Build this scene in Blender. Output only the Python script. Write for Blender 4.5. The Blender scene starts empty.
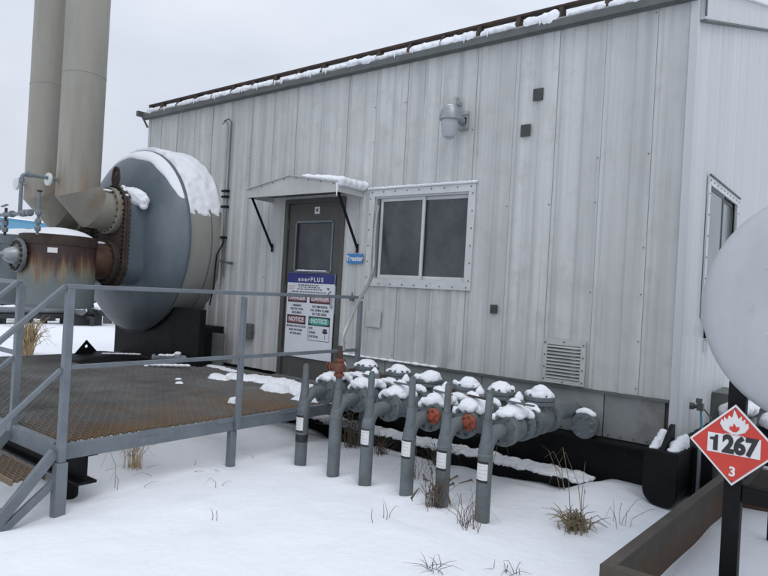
import bpy, math, random
from mathutils import Vector, Matrix, noise
sc = bpy.context.scene
col = sc.collection
rnd = random.Random(7)
PI = math.pi
R_ = math.radians

# ------------------------------------------------------------------ camera
YAW, PITCH, ROLL, FPX = 0.66734, 0.00265, 0.0559, 636.3
fw = Vector((-math.sin(YAW)*math.cos(PITCH), math.cos(YAW)*math.cos(PITCH), math.sin(PITCH)))
rt = Vector((math.cos(YAW), math.sin(YAW), 0)); up = rt.cross(fw)
rr = math.cos(ROLL)*rt + math.sin(ROLL)*up; uu = -math.sin(ROLL)*rt + math.cos(ROLL)*up
cd = bpy.data.cameras.new('camera'); cam = bpy.data.objects.new('camera', cd); col.objects.link(cam)
cd.sensor_width = 36; cd.lens = 36*FPX/768; cd.clip_end = 3000; cd.clip_start = 0.05
cam.matrix_world = Matrix(((rr.x, uu.x, -fw.x, 0), (rr.y, uu.y, -fw.y, 0), (rr.z, uu.z, -fw.z, 1.55), (0, 0, 0, 1)))
sc.camera = cam
sc.render.resolution_x, sc.render.resolution_y = 1024, 768

# ------------------------------------------------------------------ overcast sky
SUN_AZ, SUN_EL = R_(122), R_(56)          # azimuth clockwise from +Y
w = bpy.data.worlds.new('World'); sc.world = w; w.use_nodes = True
nt = w.node_tree; N = nt.nodes; N.clear(); L = nt.links
out = N.new('ShaderNodeOutputWorld'); bg = N.new('ShaderNodeBackground'); bg.inputs['Strength'].default_value = 0.1
sky = N.new('ShaderNodeTexSky'); sky.sky_type = 'NISHITA'; sky.sun_disc = False
sky.sun_elevation = SUN_EL; sky.sun_rotation = SUN_AZ; sky.dust_density = 4; sky.air_density = 1.2
tc = N.new('ShaderNodeTexCoord'); mp = N.new('ShaderNodeMapping'); mp.inputs['Scale'].default_value = (1.2, 1.2, 3.2)
nz = N.new('ShaderNodeTexNoise'); nz.inputs['Scale'].default_value = 2.2; nz.inputs['Detail'].default_value = 5; nz.inputs['Roughness'].default_value = .5
cr = N.new('ShaderNodeValToRGB')
cr.color_ramp.elements[0].position = .32; cr.color_ramp.elements[0].color = (6.35, 6.9, 8.0, 1)
cr.color_ramp.elements[1].position = .72; cr.color_ramp.elements[1].color = (7.75, 8.15, 9.0, 1)
mx = N.new('ShaderNodeMix'); mx.data_type = 'RGBA'; mx.inputs['Factor'].default_value = .93
L.new(tc.outputs['Generated'], mp.inputs['Vector']); L.new(mp.outputs['Vector'], nz.inputs['Vector'])
L.new(nz.outputs['Fac'], cr.inputs['Fac']); L.new(sky.outputs['Color'], mx.inputs['A']); L.new(cr.outputs['Color'], mx.inputs['B'])
sz = N.new('ShaderNodeSeparateXYZ'); L.new(tc.outputs['Generated'], sz.inputs[0])
gr = N.new('ShaderNodeMapRange'); gr.interpolation_type = 'SMOOTHSTEP'; gr.inputs['From Min'].default_value = .1; gr.inputs['From Max'].default_value = 1
gr.inputs['To Min'].default_value = 1; gr.inputs['To Max'].default_value = 1.5      # an overcast sky is brightest overhead
L.new(sz.outputs['Z'], gr.inputs['Value'])
ml = N.new('ShaderNodeVectorMath'); ml.operation = 'SCALE'; L.new(mx.outputs['Result'], ml.inputs[0]); L.new(gr.outputs['Result'], ml.inputs['Scale'])
L.new(ml.outputs[0], bg.inputs['Color']); L.new(bg.outputs['Background'], out.inputs['Surface'])
sd = bpy.data.lights.new('sun', 'SUN'); sd.energy = 0.6; sd.angle = R_(35); sd.color = (1, .97, .93)
so = bpy.data.objects.new('sun', sd); col.objects.link(so)
sv = Vector((math.sin(SUN_AZ)*math.cos(SUN_EL), math.cos(SUN_AZ)*math.cos(SUN_EL), math.sin(SUN_EL)))
so.rotation_euler = sv.to_track_quat('Z', 'Y').to_euler(); so.location = (0, 0, 20)
sc.view_settings.view_transform = 'Standard'; sc.view_settings.look = 'None'
sc.view_settings.exposure = 0; sc.view_settings.gamma = 1; sc.view_settings.use_curve_mapping = False

# ------------------------------------------------------------------ materials
MATS = {}
def mat(name, base, rough=.6, metal=0., var=.12, vs=4., stretch=(1, 1, 1), bump=.05, bs=60., stains=(), rnd_amt=.04, spec=.5):
    """noise-varied paint or steel; stains: (colour, noise scale, low, high, stretch, (axis, from, to) or None, strength)"""
    m = bpy.data.materials.new(name); m.use_nodes = True; t = m.node_tree; n = t.nodes; l = t.links
    b = n['Principled BSDF']; b.inputs['Metallic'].default_value = metal; b.inputs['Specular IOR Level'].default_value = spec
    tc = n.new('ShaderNodeTexCoord'); oi = n.new('ShaderNodeObjectInfo')
    sh = n.new('ShaderNodeVectorMath'); sh.operation = 'MULTIPLY_ADD'
    l.new(oi.outputs['Random'], sh.inputs[0]); sh.inputs[1].default_value = (17, 23, 31); l.new(tc.outputs['Object'], sh.inputs[2])
    def nse(scale, st, detail=5, seed=0):
        mp = n.new('ShaderNodeMapping'); mp.inputs['Scale'].default_value = st; mp.inputs['Location'].default_value = (seed*3.1, seed*1.7, seed*2.3)
        z = n.new('ShaderNodeTexNoise'); z.inputs['Scale'].default_value = scale; z.inputs['Detail'].default_value = detail; z.inputs['Roughness'].default_value = .6
        l.new(sh.outputs[0], mp.inputs['Vector']); l.new(mp.outputs['Vector'], z.inputs['Vector']); return z.outputs['Fac']
    r = n.new('ShaderNodeValToRGB'); e = r.color_ramp.elements
    e[0].position = .3; e[0].color = (*[c*(1-var) for c in base], 1); e[1].position = .7; e[1].color = (*[min(1, c*(1+var)) for c in base], 1)
    l.new(nse(vs, stretch), r.inputs['Fac']); cur = r.outputs['Color']
    # fine second scale
    f2 = n.new('ShaderNodeMix'); f2.data_type = 'RGBA'; f2.blend_type = 'MULTIPLY'; f2.inputs['Factor'].default_value = 1
    r2 = n.new('ShaderNodeValToRGB'); r2.color_ramp.elements[0].position = .25; r2.color_ramp.elements[1].position = .75
    a = 1-var*.7; r2.color_ramp.elements[0].color = (a, a, a, 1); r2.color_ramp.elements[1].color = (1, 1, 1, 1)
    l.new(nse(vs*7, stretch, 6, 4), r2.inputs['Fac']); l.new(cur, f2.inputs['A']); l.new(r2.outputs['Color'], f2.inputs['B']); cur = f2.outputs['Result']
    if rnd_amt:
        hv = n.new('ShaderNodeHueSaturation'); mr = n.new('ShaderNodeMapRange')
        mr.inputs['To Min'].default_value = 1-rnd_amt; mr.inputs['To Max'].default_value = 1+rnd_amt
        l.new(oi.outputs['Random'], mr.inputs['Value']); l.new(mr.outputs['Result'], hv.inputs['Value']); l.new(cur, hv.inputs['Color']); cur = hv.outputs['Color']
    for i, (c, s, lo, hi, st, grad, k) in enumerate(stains):
        mr = n.new('ShaderNodeMapRange'); mr.inputs['From Min'].default_value = lo; mr.inputs['From Max'].default_value = hi
        mr.inputs['To Max'].default_value = k
        fac = nse(s, st, 6, 5+i)
        if grad:
            ax, g0, g1 = grad
            sp = n.new('ShaderNodeSeparateXYZ'); l.new(tc.outputs['Object'], sp.inputs[0])
            g = n.new('ShaderNodeMapRange'); g.inputs['From Min'].default_value = g0; g.inputs['From Max'].default_value = g1
            g.inputs['To Min'].default_value = -.45; g.inputs['To Max'].default_value = .45
            l.new(sp.outputs['XYZ'.index(ax)], g.inputs['Value'])
            ad = n.new('ShaderNodeMath'); ad.operation = 'ADD'; l.new(fac, ad.inputs[0]); l.new(g.outputs['Result'], ad.inputs[1]); fac = ad.outputs[0]
        l.new(fac, mr.inputs['Value'])
        mx = n.new('ShaderNodeMix'); mx.data_type = 'RGBA'; mx.inputs['B'].default_value = (*c, 1)
        l.new(mr.outputs['Result'], mx.inputs['Factor']); l.new(cur, mx.inputs['A']); cur = mx.outputs['Result']
    l.new(cur, b.inputs['Base Color'])
    rg = n.new('ShaderNodeMapRange'); rg.inputs['To Min'].default_value = max(.05, rough-.12); rg.inputs['To Max'].default_value = min(1, rough+.12)
    l.new(nse(vs*3, stretch, 3, 2), rg.inputs['Value']); l.new(rg.outputs['Result'], b.inputs['Roughness'])
    if bump:
        bp = n.new('ShaderNodeBump'); bp.inputs['Strength'].default_value = bump; bp.inputs['Distance'].default_value = .02
        l.new(nse(bs, (1, 1, 1), 4, 3), bp.inputs['Height']); l.new(bp.outputs['Normal'], b.inputs['Normal'])
    MATS[name] = m; return m

VZ = (9, 9, .35)      # vertical streaks
mat('snow', (.83, .85, .885), .75, var=.03, vs=1.5, bump=.4, bs=28, rnd_amt=0, spec=.25)
mat('ground_snow', (.84, .86, .895), .8, var=.035, vs=.7, bump=.55, bs=11, rnd_amt=0, spec=.2)
mat('siding', (.515, .52, .51), .5, var=.06, vs=.8, stretch=(6, 6, .25), bump=.02, bs=18, rnd_amt=.035,
    stains=[((.34, .348, .345), 1.1, .45, .70, (6, 6, .12), None, .7), ((.64, .65, .645), 1.7, .54, .76, (6, 6, .12), None, .65),
            ((.33, .33, .315), 1.5, .50, .74, (1, 1, .6), None, .55), ((.22, .22, .215), 42, .64, .74, (1, 1, .7), None, .35),
            ((.19, .185, .175), 2.2, .60, .76, (9, 9, .28), None, .55), ((.37, .37, .355), 6, .52, .70, (1, 1, .8), None, .45)])
mat('siding_end', (.52, .535, .54), .5, var=.05, vs=.8, stretch=(6, 6, .25), bump=.02, bs=18, rnd_amt=.03,
    stains=[((.45, .46, .455), 1.1, .5, .8, (5, 5, .2), None, .6), ((.38, .38, .37), 5, .62, .78, (1, 1, .8), None, .3)])
mat('skirt', (.25, .262, .26), .5, var=.14, vs=2, bump=.05, bs=30, stains=[((.40, .41, .41), 2.2, .55, .75, (1, 1, .8), None, .55), ((.12, .115, .10), 3, .58, .8, (1, 1, .5), None, .7), ((.075, .052, .028), 2.2, .72, .95, (1, 1, .8), ('X', 2.6, 4.0), .85)])
mat('wall_core', (.12, .12, .12), .8)
mat('trim_dark', (.10, .11, .105), .55, var=.2, vs=5)
mat('cover_grey', (.045, .05, .048), .55, var=.2, vs=6)
mat('trim_light', (.47, .475, .46), .5, var=.12, vs=3, stains=[((.25, .25, .24), 6, .62, .8, (3, 3, .6), None, .5)])
mat('window_frame', (.56, .57, .57), .5, var=.1, vs=6, stains=[((.25, .24, .22), 14, .66, .8, (1, 1, 1), None, .5)])
mat('rivet', (.09, .09, .085), .5)
mat('door_paint', (.072, .070, .064), .5, var=.12, vs=3, stains=[((.12, .115, .10), 4, .6, .8, (3, 3, .5), None, .6)])
mat('frosted_glass', (.05, .057, .061), .16, var=.3, vs=3, bump=.12, bs=90, spec=.5,
    stains=[((.13, .14, .15), 3, .42, .85, (1, 1, .6), None, .6), ((.2, .21, .22), 60, .62, .72, (1, 1, 1), None, .35)])
mat('end_glass', (.12, .145, .15), .12, var=.2, vs=2, bump=.02)
mat('roof_metal', (.30, .31, .31), .5, var=.15)
mat('rust', (.085, .045, .028), .8, var=.35, vs=7, bump=.25, bs=70, stains=[((.16, .075, .035), 6, .55, .75, (1, 1, 1), None, .7), ((.03, .022, .02), 5, .6, .8, (1, 1, 1), None, .7)])
mat('rust_dark', (.05, .034, .026), .8, var=.35, vs=6, bump=.25, bs=60, stains=[((.11, .055, .03), 6, .55, .78, (1, 1, 1), None, .6)])
mat('vessel_head', (.095, .125, .148), .42, var=.12, vs=1.4, bump=.04, bs=14,
    stains=[((.19, .22, .24), 1.4, .46, .76, (1, 1, .5), None, .7), ((.33, .36, .38), 16, .72, .76, (1, 1, .5), None, .6), ((.06, .065, .07), 1.2, .55, .8, (1, 1, .4), ('Z', 1.9, .4), .7)])
mat('vessel_shell', (.30, .305, .275), .55, var=.12, vs=1.5, stretch=(1, 1, .5), stains=[((.16, .165, .15), 1.4, .5, .8, (1, 1, .5), ('Z', 1.8, .4), .7), ((.45, .46, .45), 8, .7, .76, (1, 1, 1), None, .6)])
mat('stack_paint', (.28, .27, .23), .6, var=.1, vs=1.1, stretch=(2, 2, .5), bump=.03, bs=20,
    stains=[((.195, .188, .16), 2, .5, .8, (3, 3, .3), None, .7), ((.20, .115, .05), 2.2, .72, 1.0, (3, 3, .35), ('Z', 1.9, .0), .55), ((.09, .075, .06), 22, .72, .78, (1, 1, 1), None, .5)])
mat('elbow_paint', (.25, .24, .20), .6, var=.12, vs=2, stains=[((.17, .10, .05), 3, .5, .75, (1, 1, 1), None, .75), ((.06, .04, .03), 5, .62, .8, (1, 1, 1), None, .8)])
mat('burner_paint', (.155, .185, .185), .6, var=.12, vs=2.2, stretch=(1, 1, .6), bump=.08, bs=40,
    stains=[((.32, .21, .075), 3.2, .52, .86, (4, 4, .45), ('Z', -.25, .70), .8), ((.14, .058, .03), 3.0, .56, .8, (5, 5, .3), ('Z', -.08, .78), 1), ((.045, .026, .022), 3.4, .47, .72, (4, 4, .35), ('Z', .06, .84), 1)])
mat('burner_grey', (.13, .155, .165), .6, var=.15, vs=2, stains=[((.10, .07, .05), 4, .62, .8, (3, 3, .4), None, .5)])
mat('grey_steel', (.155, .18, .20), .48, var=.14, vs=6, bump=.05, bs=80, stains=[((.22, .25, .27), 7, .55, .8, (1, 1, 1), None, .6), ((.10, .07, .05), 13, .68, .78, (1, 1, 1), None, .5)])
mat('pipe_paint', (.135, .158, .165), .55, var=.2, vs=6, bump=.1, bs=50, stains=[((.075, .085, .088), 5, .5, .72, (1, 1, 1), None, .6), ((.12, .085, .055), 9, .6, .75, (1, 1, .6), None, .6), ((.24, .27, .28), 20, .66, .78, (1, 1, 1), None, .5)])
mat('grating', (.17, .163, .152), .75, var=.3, vs=1.6, bump=.1, stains=[((.26, .265, .27), 2.5, .5, .75, (1, 1, 1), None, .5), ((.22, .14, .07), 2.0, .55, .95, (1, 1, 1), ('X', .9, 5.0), .9)])
mat('black_steel', (.007, .0075, .0085), .6, var=.4, vs=5, bump=.08, bs=40, spec=.2)
mat('orange_paint', (.31, .068, .03), .6, var=.2, vs=14, bump=.1, stains=[((.11, .05, .035), 11, .52, .72, (1, 1, 1), None, .7)])
mat('rusty_orange', (.17, .062, .036), .75, var=.3, vs=14, bump=.2, stains=[((.08, .045, .032), 11, .5, .7, (1, 1, 1), None, .7)])
mat('yellow_paint', (.42, .24, .04), .6, var=.2, vs=14)
mat('white_paint', (.72, .72, .71), .5, var=.05, vs=4, rnd_amt=.02)
mat('sign_white', (.66, .68, .72), .45, var=.05, vs=3, rnd_amt=0, stains=[((.5, .51, .52), 5, .6, .8, (1, 1, .5), None, .5)])
mat('sign_blue', (.022, .03, .17), .45, var=.05, rnd_amt=0)
mat('treater_blue', (.03, .20, .48), .45, var=.05, rnd_amt=0)
mat('sign_black', (.02, .02, .022), .5, var=.05, rnd_amt=0)
mat('sign_grey', (.10, .10, .11), .5, var=.05, rnd_amt=0)
mat('label_grey', (.45, .45, .46), .5, var=.05, rnd_amt=0)
mat('sign_red', (.25, .075, .085), .5, var=.08, rnd_amt=0)
mat('sign_pink', (.62, .38, .42), .5, var=.05, rnd_amt=0)
mat('sign_green', (.05, .36, .26), .5, var=.05, rnd_amt=0)
mat('placard_red', (.58, .045, .028), .4, var=.06, vs=3, rnd_amt=0, stains=[((.42, .022, .02), 6, .55, .8, (1, 1, 1), None, .5)])
mat('tank_paint', (.455, .465, .475), .45, var=.07, vs=2.2, bump=.02, bs=8, stains=[((.36, .365, .37), 3.0, .5, .8, (1.6, 1.6, .5), None, .55), ((.28, .28, .27), 9, .62, .75, (1, 1, .7), None, .35), ((.2, .2, .19), 26, .74, .78, (1, 1, 1), None, .5)])
mat('berm_rust', (.075, .062, .05), .7, var=.25, vs=4, bump=.15, bs=50, stains=[((.085, .046, .022), 3, .5, .8, (1, 1, .8), ('Z', .25, .0), .85), ((.12, .125, .125), 5, .6, .8, (.5, .5, 1), None, .4)])
mat('dry_grass', (.27, .22, .135), .8, var=.3, vs=9, bump=0, rnd_amt=.15)
mat('dead_weed', (.13, .10, .075), .8, var=.3, vs=9, bump=0, rnd_amt=.2)
mat('tan_grass', (.48, .36, .20), .8, var=.3, vs=9, bump=0, rnd_amt=.1)
mat('lamp_glass', (.36, .39, .40), .15, var=.1, vs=9, bump=.2, bs=40)
mat('galvanised', (.34, .36, .37), .38, metal=.45, var=.15, vs=9)
mat('hose_blue', (.10, .30, .40), .45, var=.1)
mat('blue_tank', (.13, .33, .48), .5, var=.08, vs=.3)
mat('far_white', (.55, .58, .62), .6, var=.06, vs=.2)
mat('far_dark', (.035, .038, .042), .7, var=.25, vs=1)
mat('far_grey', (.16, .175, .185), .6, var=.2, vs=1)
mat('gauge_face', (.62, .65, .64), .25, var=.04, rnd_amt=0)
mat('conduit', (.36, .37, .36), .4, metal=.3, var=.12, vs=8)

# ------------------------------------------------------------------ mesh helpers
def wloc(p):
    v = Vector((0, 0, 0))
    while p is not None: v += p.location; p = p.parent
    return v
def tag(o, label=None, cat=None, group=None, kind=None):
    if label: o['label'] = label
    if cat: o['category'] = cat
    if group: o['group'] = group
    if kind: o['kind'] = kind
    return o
def thing(name, label, cat, loc=(0, 0, 0), group=None):
    o = bpy.data.objects.new(name, None); col.objects.link(o); o.location = loc; o.empty_display_size = .1
    return tag(o, label, cat, group)
def part(name, parent):
    o = bpy.data.objects.new(name, None); col.objects.link(o); o.parent = parent; o.empty_display_size = .1; return o

class MB:
    def __init__(s): s.v = []; s.f = []
    def add(s, vs, fs):
        k = len(s.v); s.v += [tuple(p) for p in vs]; s.f += [tuple(i+k for i in f) for f in fs]; return s
    def box(s, x0, x1, y0, y1, z0, z1):
        v = [(x0,y0,z0),(x1,y0,z0),(x1,y1,z0),(x0,y1,z0),(x0,y0,z1),(x1,y0,z1),(x1,y1,z1),(x0,y1,z1)]
        return s.add(v, [(0,3,2,1),(4,5,6,7),(0,1,5,4),(1,2,6,5),(2,3,7,6),(3,0,4,7)])
    def bar(s, a, b, wd, ht, upv=(0, 0, 1)):
        a, b = Vector(a), Vector(b); d = (b-a).normalized(); u = Vector(upv); sd = d.cross(u)
        if sd.length < 1e-4: sd = d.cross(Vector((0, 1, 0)))
        sd.normalize(); u = sd.cross(d).normalized()
        v = [p + sd*sx*wd/2 + u*sy*ht/2 for p in (a, b) for sx, sy in ((-1,-1),(1,-1),(1,1),(-1,1))]
        return s.add(v, [(0,3,2,1),(4,5,6,7),(0,1,5,4),(1,2,6,5),(2,3,7,6),(3,0,4,7)])
    def tube(s, pts, r, n=14, caps=True):
        pts = [Vector(p) for p in pts]; rs = r if isinstance(r, (list, tuple)) else [r]*len(pts)
        k = len(pts); dirs = []
        for i in range(k):
            d = (pts[min(i+1, k-1)]-pts[max(i-1, 0)]); dirs.append(d.normalized())
        a = dirs[0].orthogonal().normalized(); V = []
        for i in range(k):
            a = (a - dirs[i]*a.dot(dirs[i])).normalized(); b = dirs[i].cross(a)
            for j in range(n):
                t = 2*PI*j/n; V.append(pts[i] + (a*math.cos(t)+b*math.sin(t))*rs[i])
        F = [(i*n+j, i*n+(j+1) % n, (i+1)*n+(j+1) % n, (i+1)*n+j) for i in range(k-1) for j in range(n)]
        if caps: F += [tuple(range(n))[::-1], tuple((k-1)*n+j for j in range(n))]
        return s.add(V, F)
    def lathe(s, prof, c=(0, 0, 0), ax='Z', n=32, close=True, a0=0., a1=2*PI):
        """prof: (radius, height) list"""
        c = Vector(c); V = []; full = abs(a1-a0-2*PI) < 1e-6; m = n if full else n+1
        for (r, h) in prof:
            for j in range(m):
                t = a0+(a1-a0)*j/n; p, q = r*math.cos(t), r*math.sin(t)
                V.append(c + Vector({'Z': (p, q, h), 'Y': (p, h, q), 'X': (h, p, q)}[ax]))
        F = []
        for i in range(len(prof)-1):
            for j in range(n):
                jj = (j+1) % m; F.append((i*m+j, i*m+jj, (i+1)*m+jj, (i+1)*m+j))
        if close and full: F += [tuple(range(m))[::-1], tuple((len(prof)-1)*m+j for j in range(m))]
        return s.add(V, F)
    def prism(s, poly, off, ext):
        """poly: 3D points in a plane, extruded along ext"""
        poly = [Vector(p)+Vector(off) for p in poly]; e = Vector(ext); n = len(poly)
        V = poly + [p+e for p in poly]
        return s.add(V, [tuple(range(n))[::-1], tuple(range(n, 2*n))] + [(i, (i+1) % n, n+(i+1) % n, n+i) for i in range(n)])
    def build(s, name, m, parent=None, bevel=0, ang=35, smooth=True, loc=None, fix=True):
        o0 = wloc(parent) if parent else Vector(loc or (0, 0, 0))
        me = bpy.data.meshes.new(name); me.from_pydata([Vector(p)-o0 for p in s.v], [], s.f); me.validate()
        if fix:
            import bmesh
            b = bmesh.new(); b.from_mesh(me); bmesh.ops.recalc_face_normals(b, faces=b.faces); b.to_mesh(me); b.free()
        me.materials.append(MATS[m])
        if smooth:
            me.polygons.foreach_set('use_smooth', [True]*len(me.polygons)); me.set_sharp_from_angle(angle=R_(ang))
        o = bpy.data.objects.new(name, me); col.objects.link(o)
        if parent: o.parent = parent
        else: o.location = o0
        if bevel:
            bm = o.modifiers.new('bevel', 'BEVEL'); bm.width = bevel; bm.segments = 2; bm.limit_method = 'ANGLE'; bm.angle_limit = R_(40)
        return o

CL = bpy.data.textures.new('clumps', 'CLOUDS'); CL.noise_scale = .09; CL.noise_depth = 2
CL2 = bpy.data.textures.new('fine_clumps', 'CLOUDS'); CL2.noise_scale = .035; CL2.noise_depth = 2
def snow(name, lumps, parent=None, voxel=.012, disp=.018, loc=None, m='snow'):
    """ellipsoid lumps merged to one lumpy mass"""
    import bmesh
    b = bmesh.new()
    for (x, y, z, rx, ry, rz) in lumps:
        M = Matrix.Translation((x, y, z)) @ Matrix.Diagonal((rx, ry, rz, 1))
        bmesh.ops.create_icosphere(b, subdivisions=2, radius=1, matrix=M)
    o0 = wloc(parent) if parent else Vector(loc or (0, 0, 0))
    bmesh.ops.translate(b, verts=b.verts, vec=-o0)
    me = bpy.data.meshes.new(name); b.to_mesh(me); b.free(); me.materials.append(MATS[m])
    o = bpy.data.objects.new(name, me); col.objects.link(o)
    if parent: o.parent = parent
    else: o.location = o0
    r = o.modifiers.new('merge', 'REMESH'); r.mode = 'VOXEL'; r.voxel_size = voxel; r.use_smooth_shade = True
    s = o.modifiers.new('soft', 'SMOOTH'); s.iterations = 4; s.factor = .5
    d = o.modifiers.new('lumpy', 'DISPLACE'); d.texture = CL; d.strength = disp; d.mid_level = .5; d.texture_coords = 'GLOBAL'
    d = o.modifiers.new('fine', 'DISPLACE'); d.texture = CL2; d.strength = disp*.55; d.mid_level = .5; d.texture_coords = 'GLOBAL'
    return o

FONTCACHE = {}
def text(s, size, m, parent, x, y, z, name='lettering', bold=0., align='CENTER', normal='-Y', sx=1.):
    cu = bpy.data.curves.new('t', 'FONT'); cu.body = s; cu.size = size; cu.align_x = align; cu.align_y = 'CENTER'; cu.offset = bold; cu.extrude = .0006
    cu.resolution_u = 3
    t = bpy.data.objects.new('t', cu); col.objects.link(t)
    dg = bpy.context.evaluated_depsgraph_get(); me = bpy.data.meshes.new_from_object(t.evaluated_get(dg))
    bpy.data.objects.remove(t); bpy.data.curves.remove(cu)
    me.materials.clear(); me.materials.append(MATS[m]); me.name = name
    me.transform(Matrix.Rotation(PI/2, 4, 'X') @ Matrix.Diagonal((sx, 1, 1, 1)))
    o = bpy.data.objects.new(name, me); col.objects.link(o); o.parent = parent; o.location = Vector((x, y, z)) - wloc(parent)
    return o
def ns(x, y, z=0., s=1.): return noise.noise(Vector((x*s, y*s, z*s)))
def sstep(a, b, x):
    t = max(0., min(1., (x-a)/(b-a))); return t*t*(3-2*t)

# ------------------------------------------------------------------ ground
RX = [-3.96, -3.57, -3.22, -2.81, -2.49, -2.15]; RY = 3.98
def gh(x, y):
    h = .045*ns(x, y, 1.3, .55) + .018*ns(x, y, 4.1, 1.7) + .006*ns(x, y, 7.7, 5.)
    d = math.hypot(x+3, y-4)
    if d > 14: h += .25*sstep(14, 60, d)*ns(x, y, 2, .05)
    # hollow in front of the skid, drift at its right end
    h -= .17*sstep(4.75, 5.2, y)*sstep(-1.75, -2.15, x)*sstep(-6.5, -5, x)*sstep(9, 7, y)*(0.75+.5*ns(x, y, 9, 2.3))
    h += .07*math.exp(-((x+1.75)/.35)**2-((y-5.05)/.5)**2)
    h -= .16*math.exp(-((x+4.62)/.42)**2-((y-1.72)/.36)**2) + .03*math.exp(-((x+4.3)/.3)**2-((y-2.1)/.4)**2)          # trodden foot of the stair
    h += .02*math.exp(-((x+3.75)/.5)**2-((y-1.75)/.4)**2)
    h -= .06*math.exp(-((x+4.55)/.16)**2-((y-2.3)/.16)**2)
    h += .02*max(0, ns(x, y, 11, 3.1)-.12)*sstep(1.2, 2.5, y) - .035*max(0, ns(x, y, 21, 2.2)-.3)
    for rx in RX:
        q = math.hypot(x-rx, y-RY)
        h += -.03*math.exp(-(q/.09)**2) + .014*math.exp(-((q-.17)/.08)**2)
    if -1.02 < x < 1.7 and 3.1 < y < 6.3: h = -.07 + .02*ns(x, y, 3, 2.) + .03*sstep(-.8, -.4, x)
    return h
def axis_pts(c, fine0, fine1, step, far):
    a = []; v = fine0
    while v <= fine1: a.append(v); v += step
    s = step; v = fine1
    while v < far: s *= 1.13; v += s; a.append(v)
    s = step; v = fine0; b = []
    while v > -far: s *= 1.13; v -= s; b.append(v)
    return b[::-1]+a
gx = axis_pts(0, -8.5, 1.5, .045, 900); gy = axis_pts(0, 1.2, 7.2, .045, 900)
V = [(x, y, gh(x, y)) for y in gy for x in gx]; nx = len(gx)
F = [(j*nx+i, j*nx+i+1, (j+1)*nx+i+1, (j+1)*nx+i) for j in range(len(gy)-1) for i in range(nx-1)]
g = MB().add(V, F).build('snow_ground', 'ground_snow', fix=False, ang=80); tag(g, kind='structure')

# ------------------------------------------------------------------ building
WX0, WX1, WY, SB, EV = -9.36, -1.30, 5.60, .77, 4.06
B = thing('metal_building', 'pale corrugated metal process building on a black skid with a gable roof', 'building', (-5.3, WY, 0))
OPEN = [(-6.06, -5.05, .36, 2.62), (-4.60, -3.36, 1.66, 2.60)]           # door, window: x0, x1, z0, z1
def clipped(x0, x1, z0, z1):
    """z intervals left of a column after the openings"""
    iv = [(z0, z1)]
    for (a, b, c, d) in OPEN:
        if x0 >= a-1e-5 and x1 <= b+1e-5:
            nv = []
            for (p, q) in iv:
                if c > p: nv.append((p, min(q, c)))
                if d < q: nv.append((max(p, d), q))
            iv = [t for t in nv if t[1]-t[0] > 1e-4]
    return iv
front = MB()
xs = sorted({WX0+.02, WX1-.02} | {o[i] for o in OPEN for i in (0, 1)})
for a, b in zip(xs, xs[1:]):
    for (p, q) in clipped(a, b, .43 if b <= -5.04 else SB+.01, EV-.02): front.box(a, b, WY+.03, WY+.10, p, q)
front = front.build('front_wall', 'wall_core', B)
RIB = [(0, 0), (.03, 0), (.055, -.0125), (.10, -.0125), (.125, 0), (.20, 0), (.215, 0), (.25, 0), (.275, -.0125), (.32, -.0125), (.345, 0), (.42, 0), (.44, 0)]
seams = [WX1, -1.61]
while seams[-1] > WX0+.3: seams.append(seams[-1]-.436)
seams[-1] = WX0; seams = seams[::-1]
def panel_mesh(a, b, lift, tilt):
    xs = [(a+q, y) for q, y in RIB if a+q < b-.004] + [(b, 0)]
    prof = []
    cuts = [c for o in OPEN for c in o[:2] if a+.002 < c < b-.002]
    def yat(x):
        for (p, u), (q, v) in zip(xs, xs[1:]):
            if p <= x <= q: return u+(v-u)*(x-p)/max(1e-6, q-p)
        return 0
    allx = sorted([x for x, _ in xs] + cuts)
    mb = MB()
    for p, q in zip(allx, allx[1:]):
        for z0, z1 in clipped(p, q, .42 if q <= -5.04 else SB, EV+.02):
            k = 3
            for i in range(k):
                za, zb = z0+(z1-z0)*i/k, z0+(z1-z0)*(i+1)/k
                def P(x, z): return (x, WY+yat(x)-lift-tilt*(x-a)/(b-a)+.0035*ns(x, z, 3, 2.5), z)
                mb.add([P(p, za), P(q, za), P(q, zb), P(p, zb)], [(0, 1, 2, 3)])
    # folded lap edge at the left seam
    return mb
for i, (a, b) in enumerate(zip(seams, seams[1:])):
    mb = panel_mesh(a+.0012, b-.0012, .0015*(i % 2), .003)
    import bmesh
    o = mb.build('panel', 'siding', front, ang=20, fix=False)
    bm = bmesh.new(); bm.from_mesh(o.data); bmesh.ops.remove_doubles(bm, verts=bm.verts, dist=.0005); bm.to_mesh(o.data); bm.free()
    o.data.set_sharp_from_angle(angle=R_(20))
    bm = bmesh.new(); bm.from_mesh(o.data); bm.verts.ensure_lookup_table(); seen = set(); isl = []
    for v0 in bm.verts:
        if v0.index in seen: continue
        st = [v0]; comp = set()
        while st:
            v = st.pop()
            if v.index in comp: continue
            comp.add(v.index); st += [e.other_vert(v) for e in v.link_edges]
        seen |= comp; isl.append(comp)
    pcs = [o]
    if len(isl) > 1:                                   # cut by the window: one sheet above, one below
        src = o.data; pcs = []
        for comp in isl:
            b2 = bm.copy(); b2.verts.index_update(); b2.verts.ensure_lookup_table(); bmesh.ops.delete(b2, geom=[v for v in b2.verts if v.index not in comp], context='VERTS')
            me = src.copy(); b2.to_mesh(me); b2.free(); p_ = o.copy(); p_.data = me; col.objects.link(p_); p_.parent = front; pcs.append(p_)
        bpy.data.objects.remove(o)
    bm.free()
    for o in pcs:
        o.name = 'panel'; o.data.set_sharp_from_angle(angle=R_(20)); m_ = o.modifiers.new('sheet', 'SOLIDIFY'); m_.thickness = .006; m_.offset = -1; m_.use_rim = False
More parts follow.
